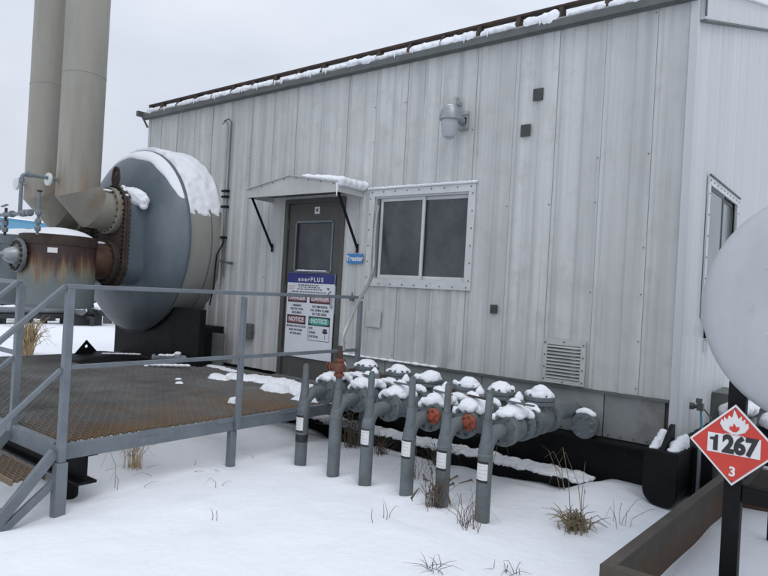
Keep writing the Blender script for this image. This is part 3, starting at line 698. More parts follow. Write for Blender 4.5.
# saddle
MB().box(VX-.55, VX+1.55, VY+.06, VY+.16, .36, 1.15).box(VX-.55, VX+1.5, VY+.16, VY+.5, .36, .92).build('saddle', 'black_steel', T, bevel=.004)
MB().box(VX+1.26, VX+1.72, 5.34, 5.38, .40, .84).build('side_plate', 'trim_dark', T, bevel=.003)
def obround(xc, zc, hz, r, n=18):
    return [(xc+r*math.cos(t), zc+hz+r*math.sin(t)) for t in [PI*i/n for i in range(n+1)]] + [(xc+r*math.cos(t), zc-hz+r*math.sin(t)) for t in [PI+PI*i/n for i in range(n+1)]]
TX = (-8.14, -9.06); HZ = .34; PLY = 4.38
for k, tx in enumerate(TX):
    MB().prism([(x, PLY+.07, z) for x, z in obround(tx, VZ_, HZ, .30)], (0, 0, 0), (0, .5, 0)).build('neck', 'vessel_head', T)
    fl = MB().prism([(x, PLY+.035, z) for x, z in obround(tx, VZ_, HZ, .355)], (0, 0, 0), (0, .035, 0)).prism([(x, PLY, z) for x, z in obround(tx, VZ_, HZ, .352)], (0, 0, 0), (0, .031, 0)).build('firetube_flange', 'rust_dark', T, bevel=.004)
    ob = obround(tx, VZ_, HZ, .325, 12); mb = MB()
    per = []
    for i in range(13): per.append(ob[i])
    for i in range(1, 12): per.append((tx-.325, VZ_+HZ-2*HZ*i/12))
    per += ob[13:]
    for i in range(1, 12): per.append((tx+.325, VZ_-HZ+2*HZ*i/12))
    for (x, z) in per: mb.lathe([(.012, PLY-.022), (.012, PLY+.09)], (x, 0, z), 'Y', 6)
    tag(mb.build('bolts', 'black_steel', fl), kind='stuff')
    lg = [(tx-.11, VZ_+HZ+.33), (tx+.11, VZ_+HZ+.33)] + [(tx+.075*math.cos(t), VZ_+HZ+.52+.075*math.sin(t)) for t in [PI*i/10 for i in range(11)]]
    hole = [(tx+.035*math.cos(t), VZ_+HZ+.51+.055*math.sin(t)) for t in [2*PI*i/16 for i in range(16)]]
    mb = MB(); th_ = .03
    # lug ring: strip between outer outline and hole
    outer = [(tx+(.078 if math.sin(t) > -.3 else .10)*math.cos(t), VZ_+HZ+.50+(.10 if math.sin(t) > -.3 else .18)*math.sin(t)) for t in [2*PI*i/16 for i in range(16)]]
    Vv = [(x, yy, z) for yy in (PLY+.02, PLY+.05) for x, z in outer+hole]
    Ff = []
    for i in range(16):
        j = (i+1) % 16
        Ff += [(i, j, 16+j, 16+i), (32+i, 32+16+i, 32+16+j, 32+j), (i, 32+i, 32+j, j), (16+i, 16+j, 48+j, 48+i)]
    MB().add(Vv, Ff).build('lifting_lug', 'rust_dark', fl)
    snow('snow_cap', [(tx+.16+.05*i, PLY+.05, VZ_+HZ+.32-.035*i-.012*i*i, .05, .03, .025) for i in range(3)], fl, .01, .012)
snow('head_snow', [(TX[0]+.10, 4.56, 2.69, .14, .10, .05), (TX[0]+.20, 4.57, 2.65, .13, .11, .08), (TX[0]+.28, 4.60, 2.60, .12, .11, .09), (TX[0]+.33, 4.63, 2.55, .10, .09, .09), (TX[0]+.24, 4.58, 2.54, .12, .09, .07), (TX[0]+.36, 4.62, 2.48, .05, .06, .05)], T, .013, .03)

# ------------------------------------------------------------------ stacks
SR = .258; SY = 3.92; UZ = VZ_+HZ; dd = .2
for k, tx in enumerate(TX):
    T = thing('exhaust_stack', ('tall beige exhaust stack bolted to the rusty flange behind the rust topped burner can', 'tall beige exhaust stack standing behind the other stack, partly hidden by it')[k], 'chimney', (tx, SY, UZ), 'paired exhaust stacks')
    def ring(cy, cz, ang, r=SR, n=40):      # ring in the y-z plane tilted: normal at angle ang from +Z toward +Y
        k2 = 1/math.cos(R_(22.5)) if ang in (22.5, 67.5) else 1
        a = R_(ang); e1 = Vector((1, 0, 0)); e2 = Vector((0, math.cos(a), math.sin(a)))
        return [Vector((tx, cy, cz))+e1*r*math.cos(2*PI*i/n)+e2*r*k2*math.sin(2*PI*i/n) for i in range(n)]
    def skin(rings, n=40):
        V = [p for r in rings for p in r]
        return MB().add(V, [(i*n+j, i*n+(j+1) % n, (i+1)*n+(j+1) % n, (i+1)*n+j) for i in range(len(rings)-1) for j in range(n)])
    zs = [UZ+dd, 3.15, 3.16, 3.9, 4.7, 4.71, 5.7, 6.4, 7.4, 8.6]
    # descend: axis direction down then toward +Y
    skin([ring(SY, UZ+dd, -22.5 if False else 22.5)] + [ring(SY, z, 0) for z in zs[1:]]).build('pipe', 'stack_paint', T)
    for z in (4.05, 5.55): MB().lathe([(SR+.001, z-.006), (SR+.005, z), (SR+.001, z+.006)], (tx, SY, 0), 'Z', 40, close=False).build('weld_seam', 'stack_paint', T)
    skin([ring(SY, UZ+dd, 22.5), ring(SY+dd, UZ, 67.5)]).build('elbow', 'elbow_paint', T)
    skin([ring(SY+dd, UZ, 67.5), ring(PLY-.045, UZ, 90)]).build('elbow_outlet', 'elbow_paint', T)
    fl = MB().lathe([(SR-.01, PLY-.075), (SR+.055, PLY-.075), (SR+.055, PLY-.035), (SR-.01, PLY-.035)], (tx, 0, UZ), 'Y', 40).lathe([(SR+.05, PLY-.03), (SR+.05, PLY+.002)], (tx, 0, UZ), 'Y', 40).build('flange', 'elbow_paint', T, bevel=.003)
    mb = MB()
    for i in range(20):
        t = 2*PI*i/20; mb.lathe([(.012, PLY-.09), (.012, PLY)], (tx+(SR+.028)*math.cos(t), 0, UZ+(SR+.028)*math.sin(t)), 'Y', 6)
    tag(mb.build('bolts', 'rust_dark', fl), kind='stuff')
    snow('snow_cap', [(tx+.1, PLY-.12, UZ+SR-.012, .07, .07, .02), (tx+.02, PLY-.12, UZ+SR, .07, .07, .02)], T, .012, .01)
    gz = UZ+dd+.06
    g_ = MB().tube([(tx, SY-SR+.01, gz+.02), (tx, SY-SR-.10, gz+.02)], .012, 8).build('thermometer_stem', 'galvanised', T)
    MB().lathe([(.075, SY-SR-.13), (.08, SY-SR-.125), (.08, SY-SR-.10), (.06, SY-SR-.095)], (tx, 0, gz+.02), 'Y', 24).build('thermometer', 'gauge_face', T)

# ------------------------------------------------------------------ burner housings
BYc, BR, BZ0, BZ1, LZ = 3.72, .435, 1.13, 1.985, VZ_-HZ
for k, tx in enumerate(TX):
    T = thing('burner_housing', ('cylindrical burner can with rusty top band and streaks under the stack elbow', 'plain grey burner can behind the rust streaked one')[k], 'burner', (tx, BYc, BZ0), 'burner cans below the stacks')
    MB().lathe([(.05, BZ0-.02), (BR-.03, BZ0-.02), (BR, BZ0), (BR, BZ1-.12)], (tx, BYc, 0), 'Z', 56, close=False).build('body', 'burner_paint' if k == 0 else 'burner_grey', T)
    MB().lathe([(BR+.001, BZ1-.12), (BR+.008, BZ1-.118), (BR+.008, BZ1), (BR-.02, BZ1+.008), (.02, BZ1+.012)], (tx, BYc, 0), 'Z', 56, close=False).build('lid', 'rust_dark' if k == 0 else 'burner_grey', T)
    MB().lathe([(BR+.006, BZ0+.012), (BR+.006, BZ0-.02), (BR-.03, BZ0-.026)], (tx, BYc, 0), 'Z', 56, close=False).build('bottom_rim', 'burner_grey', T)
    V = []; F = []
    nr, na = 10, 48
    for i in range(nr+1):
        for j in range(na):
            q = i/nr; t = 2*PI*j/na; r = (BR-.03)*q*(1+.04*ns(math.cos(t)*2, math.sin(t)*2, k, 1.))
            V.append((tx+r*math.cos(t), BYc+r*math.sin(t), BZ1+.004+.105*(1-q**2.6)+.008*ns(r*math.cos(t), r*math.sin(t), 2, 5.)))
    for i in range(nr):
        for j in range(na): F.append((i*na+j, i*na+(j+1) % na, (i+1)*na+(j+1) % na, (i+1)*na+j))
    MB().add(V, F).build('snow_cap', 'snow', T, ang=70)
    MB().tube([(tx, BYc+.36, LZ), (tx, PLY-.03, LZ)], .235, 36).build('inlet_pipe', 'rust', T)
    fl = MB().lathe([(.29, PLY-.075), (.29, PLY-.035)], (tx, 0, LZ), 'Y', 40).lathe([(.285, PLY-.03), (.285, PLY+.002)], (tx, 0, LZ), 'Y', 40).build('flange', 'rust_dark', T, bevel=.003)
    mb = MB()
    for i in range(18):
        t = 2*PI*i/18; mb.lathe([(.012, PLY-.09), (.012, PLY)], (tx+.262*math.cos(t), 0, LZ+.262*math.sin(t)), 'Y', 6)
    tag(mb.build('bolts', 'rust_dark', fl), kind='stuff')
    snow('pipe_snow', [(tx+.02, BYc+.5, LZ+.235, .11, .09, .022)], T, .012, .012)
    # pilot flange on the front with bolts and nozzle
    ay = BYc-BR+.035
    az = 1.715
    MB().tube([(tx, ay+.06, az), (tx, ay-.05, az)], .12, 28).build('nozzle_neck', 'burner_grey', T)
    af = MB().lathe([(.20, ay-.05), (.205, ay-.055), (.205, ay-.085), (.20, ay-.09)], (tx, 0, az), 'Y', 40).build('front_flange', 'pipe_paint', T, bevel=.003)
    mb = MB()
    for i in range(16):
        t = 2*PI*i/16; mb.lathe([(.019, ay-.115), (.019, ay-.03)], (tx+.165*math.cos(t), 0, az+.165*math.sin(t)), 'Y', 8)
    tag(mb.build('bolts', 'rust_dark', af), kind='stuff')
    MB().lathe([(.11, ay-.09), (.105, ay-.13), (.07, ay-.21), (.035, ay-.24), (.03, ay-.34), (.045, ay-.345), (.045, ay-.40), (.01, ay-.41)], (tx, 0, az), 'Y', 28).build('gas_nozzle', 'galvanised', T)
    MB().lathe([(BR+.004, BZ1-.215), (BR+.004, BZ1-.155)], (tx, BYc, 0), 'Z', 6, close=False, a0=R_(-40), a1=R_(-26)).build('tag_plate', 'white_paint', T, fix=False)

# fuel gas pipework between the burners
T = thing('fuel_gas_piping', 'thin grey gas pipework with small valves above the burner cans', 'pipework', (-8.2, 3.26, 2.0))
gy_, gz_ = 3.24, 2.215
MB().tube([(-9.8, gy_, gz_), (-7.80, gy_, gz_-.005)], .022, 10).tube([(-9.8, gy_+.05, gz_-.07), (-8.6, gy_+.05, gz_-.07)], .016, 8).build('manifold', 'grey_steel', T)
for i, x in enumerate((-7.68, -8.58)):
    MB().tube([(x, gy_+.02, 1.96), (x, gy_+.02, 2.45 if i == 0 else 2.30)], .017, 10).build('riser', 'rust_dark' if i else 'grey_steel', T)
    for z in (2.03, 2.11, gz_): MB().lathe([(.03, z-.03), (.038, z-.01), (.038, z+.01), (.03, z+.03)], (x, gy_+.02, 0), 'Z', 8).build('union', 'grey_steel', T)
MB().lathe([(.008, 2.45), (.03, 2.455), (.03, 2.47), (.008, 2.475)], (-7.68, gy_+.02, 0), 'Z', 12).build('vent_cap', 'rust_dark', T)
MB().bar((-8.66, gy_, 2.315), (-8.50, gy_, 2.335), .03, .012).build('valve_lever', 'grey_steel', T)
for x in (-8.35, -8.05, -7.98, -7.86):
    MB().lathe([(.03, x-.03), (.042, x-.02), (.042, x+.02), (.03, x+.03)], (0, gy_, gz_), 'X', 10).build('fitting', 'grey_steel', T)
MB().tube([(-8.13, gy_, gz_), (-8.13, gy_, 2.64)] + [(-8.13, gy_+.05*(1-math.cos(t)), 2.64+.05*math.sin(t)) for t in (.5, 1., 1.57)] + [(-8.13, 3.64, 2.69)], .023, 10).build('goose_pipe', 'grey_steel', T)
MB().tube([(-8.13, gy_+.05, 2.69), (-8.13, gy_+.11, 2.69)], .034, 10).tube([(-8.13, gy_, 2.58), (-8.13, gy_, 2.64)], .032, 10).build('elbow_fitting', 'grey_steel', T)

# ------------------------------------------------------------------ platform
PX0, PX1, PY0, PY1, PZ = -9.0, -4.29, 2.02, 5.50, .40
T = thing('access_platform', 'grey steel platform with rusty open mesh deck, handrails and stair before the door', 'platform', (-8.7, 2.02, 0))
def grating(x0, x1, y0, y1, z, name, parent, py=.036, pxx=.055, hgt=.022, th=.0045, skew=0):
    mb = MB(); ny = int((y1-y0)/py); nxx = int((x1-x0)/pxx)
    for j in range(ny+1):
        y = y0+j*py
        for sgn in (1,):
            pts = []
            for i in range(nxx+1):
                off = py*.5*(.94 if (i+j) % 2 else -.0)
                pts.append((x0+(x1-x0)*i/nxx, min(max(y+off-py*.25, y0), y1)))
            V = []; 
            for (x, yy) in pts: V += [(x, yy-th/2, z-hgt), (x, yy+th/2, z-hgt), (x, yy+th/2, z), (x, yy-th/2, z)]
            F = []
            for i in range(nxx):
                k = i*4; F += [(k+3, k+2, k+6, k+7), (k, k+3, k+7, k+4), (k+1, k+5, k+6, k+2)]
            mb.add(V, F)
    o = mb.build(name, 'grating', parent, smooth=False, fix=False); return tag(o, kind='stuff')
gw = (PX1-PX0-.1)/4
for i in range(4):
    o = grating(PX0+.05+gw*i, PX0+.05+gw*(i+1)-.006, PY0+.05, PY1, PZ, 'grating', T)
FM = 'grey_steel'
MB().box(PX1-.045, PX1, PY0, PY1, PZ-.115, PZ-.012).build('edge_beam', FM, T, bevel=.003)
MB().box(PX0, PX1-.045, PY0, PY0+.045, PZ-.115, PZ+.004).build('edge_beam', FM, T, bevel=.003)
MB().box(PX0, PX0+.045, PY0+.045, PY1, PZ-.115, PZ+.004).build('edge_beam', FM, T, bevel=.003)
for y in (2.9, 3.8, 4.7): MB().box(PX0+.05, PX1-.05, y-.02, y+.02, PZ-.10, PZ-.03).build('joist', 'grating', T)
for y in (2.72, 3.42, 4.12): MB().box(PX1-.002, PX1+.004, y-.1, y+.1, PZ-.04, PZ+.004).build('edge_clip', FM, T)
# clear the clips flush pieces: small plates on the rim
PL = [(PX1-.025, PY0+.025), (PX1-.025, 3.55), (PX1-.025, 5.0)]
def post(x, y, z0, z1, name='post', wd=.05): return MB().box(x-wd/2, x+wd/2, y-wd/2, y+wd/2, z0, z1).build(name, FM, T, bevel=.004)
RT = 1.44
post(PX1+.027, PY0+.02, PZ-.117, RT, 'post', .05); post(PX1+.027, 3.51, PZ-.10, RT-.02, 'post', .042); post(PX1+.027, 5.03, PZ-.1, RT-.02, 'post', .042)
MB().box(PX1-.012, PX1+.062, PY0-.017, PY0+.057, -.3, PZ-.118).build('leg', FM, T, bevel=.004)
MB().box(PX1-.055, PX1+.005, 3.47, 3.53, -.15, PZ-.118).build('leg', FM, T, bevel=.004)
MB().box(PX1-.055, PX1+.005, 5.2, 5.26, -.3, PZ-.118).build('leg', FM, T, bevel=.004)
MB().box(PX0+.0, PX0+.06, 3.0, 3.06, -.15, PZ-.118).build('leg', FM, T, bevel=.004)
MB().bar((PX1+.027, PY0-.006, RT+.015), (PX1+.027, 5.055, RT+.015), .045, .03).build('top_rail', FM, T, bevel=.004)
MB().bar((PX1+.027, PY0+.045, .915), (PX1+.027, 5.01, .915), .03, .03).build('mid_rail', FM, T, bevel=.003)
# front-left rail beyond the stair
LXp = -5.02
post(LXp, PY0+.02, PZ-.1, RT, 'post', .05)
MB().bar((LXp-.026, PY0+.02, RT+.015), (PX0, PY0+.02, RT+.015), .045, .03).build('top_rail', FM, T, bevel=.004)
MB().bar((LXp-.026, PY0+.02, .93), (PX0, PY0+.02, .93), .03, .03).build('mid_rail', FM, T, bevel=.003)
for x in (-6.4, -7.7, PX0+.02): post(x, PY0+.02, PZ-.1, RT, 'post', .045)
MB().bar((PX0+.02, PY0+.05, RT+.015), (PX0+.02, 3.2, RT+.015), .045, .03).build('top_rail', FM, T)
# stair
sl = .93      # drop per metre toward -Y
SY1 = PY0-.55
for i, x in enumerate((PX1+.0, LXp+.0)):
    MB().bar((x, PY0-.01, PZ-.05), (x, SY1, PZ-.05-(PY0-.01-SY1)*1.2), .04, .07).build('stringer', FM, T, bevel=.003)
    MB().bar((x, PY0-.0, PZ-.25), (x, SY1, PZ-.25-(PY0-SY1)*.80), .036, .05).build('stair_brace', FM, T, bevel=.003)
    MB().bar((x+.02*(1-i), PY0-.01, RT+.015), (x+.02*(1-i), SY1-.2, RT+.015-(PY0-.01-SY1+.2)*sl), .04, .03).build('stair_handrail', FM, T, bevel=.004)
    MB().bar((x+.02*(1-i), PY0-.01, .90), (x+.02*(1-i), SY1-.2, .90-(PY0-.01-SY1+.2)*sl), .03, .03).build('stair_midrail', FM, T, bevel=.003)
    MB().box(x-.02, x+.02, SY1-.22, SY1-.18, -.35, .85).build('stair_post', FM, T)
for (y, z) in ((1.87, .20), (1.64, .0)):
    tr = MB().box(LXp+.03, PX1-.03, y-.11, y-.098, z-.035, z+.004).box(LXp+.03, PX1-.03, y+.098, y+.11, z-.035, z+.004).build('tread', 'grating', T)
    grating(LXp+.03, PX1-.03, y-.096, y+.096, z, 'tread_mesh', tr, .024, .04)
# beam and pile under the corner
MB().box(-7.2, -4.34, 2.20, 2.34, .265, .283).box(-7.2, -4.34, 2.20, 2.34, .07, .088).box(-7.2, -4.36, 2.262, 2.278, .088, .265).build('support_beam', 'black_steel', T)
MB().tube([(-4.62, 2.27, -.35), (-4.62, 2.27, .07)], .075, 20).build('pile', 'black_steel', T)
MB().tube([(-6.9, 2.27, -.3), (-6.9, 2.27, .07)], .075, 20).build('pile', 'black_steel', T)
snow('snow_strip', [(-4.37, 2.23, .287, .03, .03, .006)], T, .006, .003)
mb = MB()
# snow caught along the deck
def patch(name, pts, label, h=.035, step=.02, rag=.55):
    x0 = min(p[0]-p[2] for p in pts)-.1; x1 = max(p[0]+p[2] for p in pts)+.1; y0 = min(p[1]-p[3] for p in pts)-.1; y1 = max(p[1]+p[3] for p in pts)+.1
    nx, ny = int((x1-x0)/step)+1, int((y1-y0)/step)+1; H = {}; V = []; idx = {}
    for j in range(ny+1):
        for i in range(nx+1):
            x, y = x0+i*step, y0+j*step
            f = max(1-((x-a)/c)**2-((y-b)/d)**2 for a, b, c, d in pts)
            f += rag*ns(x, y, 2, 9.)+rag*.7*ns(x, y, 5, 22.)
            H[i, j] = h*(sstep(-.05, .35, f)*(1+.35*ns(x, y, 8, 14.)))-.004
    F = []
    for j in range(ny):
        for i in range(nx):
            q = [(i, j), (i+1, j), (i+1, j+1), (i, j+1)]
            if max(H[k] for k in q) <= -.0035: continue
            for k in q:
                if k not in idx: idx[k] = len(V); V.append((x0+k[0]*step, y0+k[1]*step, PZ+max(H[k], -.004)))
            F.append(tuple(idx[k] for k in q))
    o = MB().add(V, F).build(name, 'snow', None, loc=(pts[0][0], pts[0][1], PZ), fix=False, ang=80); return tag(o, label, 'snow', kind='stuff')
patch('snow_patch', [(-4.70, 4.95, .32, .26), (-5.0, 4.98, .26, .18), (-4.52, 4.72, .22, .22), (-5.12, 4.72, .18, .11), (-4.45, 5.2, .2, .3)], 'ragged white snow patch on the deck in front of the door', .06)
patch('snow_patch', [(-5.75, 5.05, .26, .15), (-6.0, 4.95, .22, .13), (-5.5, 5.15, .20, .12), (-6.12, 4.72, .16, .08)], 'long thin snow patch on the deck left of the door near the wall', .045)
patch('snow_lump', [(-4.83, 3.92, .055, .05)], 'single small lump of snow on the rusty deck mesh', .045, .008, .15)
patch('snow_patch', [(-6.9, 5.3, .25, .06), (-6.6, 5.25, .16, .05)], 'thin line of snow on deck along the wall base beside the vessel', .02, .012)
patch('snow_crumbs', [(-6.05, 4.15, .05, .035), (-6.3, 4.3, .03, .03)], 'tiny crumb of snow on grey part of deck mesh', .015, .008)

# black pan with lug, and jack tool on the deck beneath the vessel
T = thing('drip_pan', 'black curved steel pan with a triangular lug lying on the deck below the vessel', 'pan', (-8.2, 4.45, PZ))
V = []; F = []
for i in range(15):
    q = i/14
    for j in range(3):
        y = 3.98+(5.0-3.98)*q; V.append((-8.42+.32*j, y, PZ+.012+.085*math.sin(PI*min(1, q*1.15))**.7*(1-.25*j)))
for i in range(14):
    for j in range(2): k = i*3+j; F.append((k, k+1, k+4, k+3))
o = MB().add(V, F).build('pan', 'black_steel', T, fix=False); s = o.modifiers.new('t', 'SOLIDIFY'); s.thickness = .012
lg = MB(); lx = -8.44
tri = [(4.14, PZ+.07), (4.44, PZ+.09), (4.29, PZ+.25)]; cen = (4.29, PZ+.165)
nn = 18; outer = []
for i in range(nn):
    e = i/nn*3; k = int(e); f = e-k; a_, b_ = tri[k], tri[(k+1) % 3]; outer.append((a_[0]+(b_[0]-a_[0])*f, a_[1]+(b_[1]-a_[1])*f))
a0 = math.atan2(tri[0][1]-cen[1], tri[0][0]-cen[0])
inner = [(cen[0]+.022*math.cos(math.atan2(p[1]-cen[1], p[0]-cen[0])), cen[1]+.022*math.sin(math.atan2(p[1]-cen[1], p[0]-cen[0]))) for p in outer]
Vv = [(xx, y, z) for xx in (lx, lx+.02) for y, z in outer+inner]; Ff = []
for i in range(nn):
    j = (i+1) % nn; Ff += [(i, j, nn+j, nn+i), (2*nn+i, 3*nn+i, 3*nn+j, 2*nn+j), (i, 2*nn+i, 2*nn+j, j), (nn+i, nn+j, 3*nn+j, 3*nn+i)]
lg.add(Vv, Ff).build('lug', 'black_steel', T)
snow('snow_streak', [(-8.05, 4.35+.06*i, PZ+.105-.004*i, .02+.002*i, .05, .012) for i in range(9)], T, .008, .006)
T = thing('pipe_tool', 'grey tubular tool with a snowy clamp lying on deck beside the black saddle', 'tool', (-7.5, 4.9, PZ))
ya = Vector((-7.62, 4.78, PZ+.075)); yb = Vector((-7.12, 5.36, PZ+.085))
P_ = lambda q: ya+(yb-ya)*q
MB().tube([P_(.42), P_(1)], .042, 14).build('barrel', 'grey_steel', T); MB().tube([P_(0), P_(.42)], .034, 14).build('rod', 'pipe_paint', T)
MB().tube([P_(.38), P_(.47)], .062, 14).build('collar', 'grey_steel', T); MB().tube([P_(0), P_(.05)], .05, 14).build('end_cap', 'grey_steel', T)
MB().box(-7.66, -7.58, 4.74, 4.82, PZ, PZ+.045).build('foot', 'black_steel', T); MB().box(-7.16, -7.08, 5.30, 5.38, PZ, PZ+.05).build('foot', 'black_steel', T)
snow('snow_cap', [tuple(P_(q)+Vector((0, 0, .035)))+(.05, .05, .02) for q in (.15, .25, .32, .7, .8, .9)]+[tuple(P_(.42)+Vector((0, 0, .062)))+(.05, .05, .03)], T, .009, .008)
o = snow('snow_wedge', [(-7.35+.06*i, 4.62+.045*i, PZ+.02+.003*i, .06, .035, .02) for i in range(7)]+[(-7.38, 4.55, PZ+.01, .04, .03, .014)], None, .01, .01, loc=(-7.3, 4.65, PZ)); tag(o, 'narrow wedge of snow on deck beside the grey tubular tool', 'snow')

# ------------------------------------------------------------------ risers and valves
labels = ['grey riser pipe with a yellow valve lever, closest to the platform edge', 'grey riser pipe with a rusty orange gate valve on its stub and no label',
          'grey labelled riser between the orange gate valve riser and an orange capped one',
          'grey labelled riser with orange valve cap and bare snow around its foot',
          'labelled grey riser with orange valve cap and dry weeds around its foot',
          'grey riser pipe at the open end of the row with plain grey snowy flange']
PZc = .575
for i, rx in enumerate(RX):
    dz = (0.03, .02, 0, -.01, -.005, 0)[i]; zc = PZc+dz; lean = (.0, .0, 0, 0, 0, 0)[i]
    T = thing('pipe_riser', labels[i], 'pipe valve', (rx, RY, 0), 'row of snowy riser pipes and valves')
    ER = .135
    path = [(rx, RY, -.25), (rx, RY, .1), (rx, RY, zc-ER)] + [(rx, RY+ER*(1-math.cos(t)), zc-ER+ER*math.sin(t)) for t in [PI/2*k/8 for k in range(1, 9)]] + [(rx, RY+.24, zc)]
    MB().tube(path, .0525, 24).build('riser', 'pipe_paint', T)
    sy = RY+.008; stz = (.85, .80, .875, .885, .88, .87)[i]
    st = MB().tube([(rx, sy, zc-.16), (rx, sy, zc-.06), (rx, sy, zc+.02), (rx, sy, zc+.10)], [.050, .046, .037, .034], 18).tube([(rx, sy, zc+.10), (rx+.004*(i % 3-1), sy+.003, stz)], [.027, .026], 14).tube([(rx+.004*(i % 3-1), sy+.003, stz), (rx+.004*(i % 3-1), sy+.003, stz+.014)], .018, 10).build('stub', 'pipe_paint', T)
    MB().lathe([(.0528, zc-ER-.012), (.0555, zc-ER-.006), (.0555, zc-ER), (.0528, zc-ER+.006)], (rx, RY, 0), 'Z', 24, close=False).build('weld_bead', 'pipe_paint', T, fix=False)
    # label facing the path
    if i != 1:
        lz = (.345, 0, .365, .355, .335, .325)[i]; a0 = R_(-88); h = .118
        mb = MB().lathe([(.0542, lz-h/2), (.0542, lz+h/2)], (rx, RY, 0), 'Z', 12, close=False, a0=a0-.85, a1=a0+.85)
        lb = mb.build('label', 'white_paint', T, fix=False)
        for z_ in (lz-h/2-.006, lz+h/2+.006): MB().lathe([(.0540, z_-.009), (.0548, z_-.008), (.0548, z_+.008), (.0540, z_+.009)], (rx, RY, 0), 'Z', 14, close=False, a0=a0-.9, a1=a0+.9).build('band', 'sign_black', lb, fix=False)
        r_ = random.Random(i); mb = MB()
        for k in range(4):
            zz = lz+.04-.026*k; aa = a0-.6+r_.random()*.2; mb.lathe([(.0544, zz-.002), (.0544, zz+.002)], (rx, RY, 0), 'Z', 6, close=False, a0=aa, a1=aa+.7+.5*r_.random())
        mb.build('print', 'label_grey', lb, fix=False)
    if i == 0: MB().lathe([(.0540, .185), (.0555, .19), (.0555, .245), (.0540, .25)], (rx, RY, 0), 'Z', 24, close=False).build('tape_band', 'sign_black', T, fix=False)
    # first flange pair, ball valve
    y0 = RY+.235
    def flange(y, parent, r=.121, th=.026, zc_=None, nm='flange'):
        z_ = zc if zc_ is None else zc_
        f = MB().lathe([(r-.006, y), (r, y+.004), (r, y+th-.004), (r-.006, y+th)], (rx, 0, z_), 'Y', 30).build(nm, 'pipe_paint', parent); return f
    def bolts(ya_, yb_, parent, r=.096, n=8, m='pipe_paint'):
        mb = MB()
        for k in range(n):
            t = 2*PI*(k+.5)/n; mb.lathe([(.016, ya_-.022), (.016, ya_)], (rx+r*math.cos(t), 0, zc+r*math.sin(t)), 'Y', 6); mb.lathe([(.009, ya_-.03), (.009, yb_+.02)], (rx+r*math.cos(t), 0, zc+r*math.sin(t)), 'Y', 6)
            mb.lathe([(.016, yb_), (.016, yb_+.02)], (rx+r*math.cos(t), 0, zc+r*math.sin(t)), 'Y', 6)
        return tag(mb.build('bolts', m, parent), kind='stuff')
    f1 = flange(y0, T); flange(y0+.032, T); bolts(y0, y0+.058, f1)
    body = MB().lathe([(.06, y0+.058), (.075, y0+.075), (.098, y0+.11), (.103, y0+.16), (.098, y0+.21), (.075, y0+.245), (.06, y0+.262)], (rx, 0, zc), 'Y', 30).build('ball_valve', 'pipe_paint', T)
    f2 = flange(y0+.262, T); flange(y0+.294, T); bolts(y0+.262, y0+.32, f2)
    MB().lathe([(.05, zc+.09), (.05, zc+.125), (.03, zc+.13), (.02, zc+.165), (.02, zc+.185), (.002, zc+.186)], (rx, y0+.16, 0), 'Z', 16).build('stem', 'pipe_paint', body)
    MB().bar((rx-.05, y0+.15, zc+.19), (rx+.19, y0+.04+.03*(i % 3), zc+.195), .028, .012).build('lever', 'yellow_paint' if i == 0 else ('rust_dark' if i == 4 else 'pipe_paint'), T, bevel=.003)
    if i in (3, 4):
        ox = rx+.075; oz = zc+.02; oy = y0-.03
        c_ = MB().lathe([(.035, oy+.06), (.05, oy+.03), (.062, oy+.004), (.064, oy-.004), (.064, oy-.016), (.05, oy-.026), (.03, oy-.028), (.026, oy-.05), (.002, oy-.052)], (ox, 0, oz), 'Y', 10).build('side_cap', 'orange_paint', body, bevel=.003)
        mb = MB()
        for k in range(6):
            t = 2*PI*k/6+.3; mb.lathe([(.009, oy-.036), (.009, oy)], (ox+.046*math.cos(t), 0, oz+.046*math.sin(t)), 'Y', 6)
        tag(mb.build('bolts', 'rusty_orange', body), kind='stuff')
    # spool and check valve with a bolted cover
    y1 = y0+.32
    MB().tube([(rx, y1, zc), (rx, y1+.09, zc)], .058, 20).build('spool', 'pipe_paint', T)
    f3 = flange(y1+.085, T); flange(y1+.117, T); bolts(y1+.085, y1+.143, f3)
    yc = y1+.29
    cb = MB().lathe([(.065, y1+.143), (.10, y1+.18), (.118, yc), (.10, yc+.11), (.065, yc+.147)], (rx, 0, zc), 'Y', 30).lathe([(.095, zc+.02), (.095, zc+.125)], (rx, yc, 0), 'Z', 30).build('check_valve', 'pipe_paint', T)
    MB().lathe([(.118, zc+.125), (.122, zc+.13), (.122, zc+.152), (.118, zc+.156)], (rx, yc, 0), 'Z', 30).lathe([(.118, zc+.160), (.122, zc+.164), (.122, zc+.188), (.112, zc+.195)], (rx, yc, 0), 'Z', 30).build('cover', 'pipe_paint', cb)
    mb = MB()
    for k in range(10):
        t = 2*PI*k/10; mb.lathe([(.015, zc+.105), (.015, zc+.212)], (rx+.098*math.cos(t), yc+.098*math.sin(t), 0), 'Z', 6)
    tag(mb.build('cover_bolts', 'pipe_paint', cb), kind='stuff')
    f4 = flange(yc+.147, T); flange(yc+.179, T); bolts(yc+.147, yc+.205, f4)
    MB().tube([(rx, yc+.2, zc), (rx, WY+.06, zc)], .0575, 20).build('wall_pipe', 'pipe_paint', T)
    MB().bar((rx-.13, yc-.12, zc+.14), (rx-.03, yc-.06, zc+.15), .03, .03).build('rusty_stop', 'rust', T)
    # snow
    j = lambda a: rnd.uniform(-a, a)
    big = (1., 1.2, 1.1, 1.3, 1.25, 1.)[i]
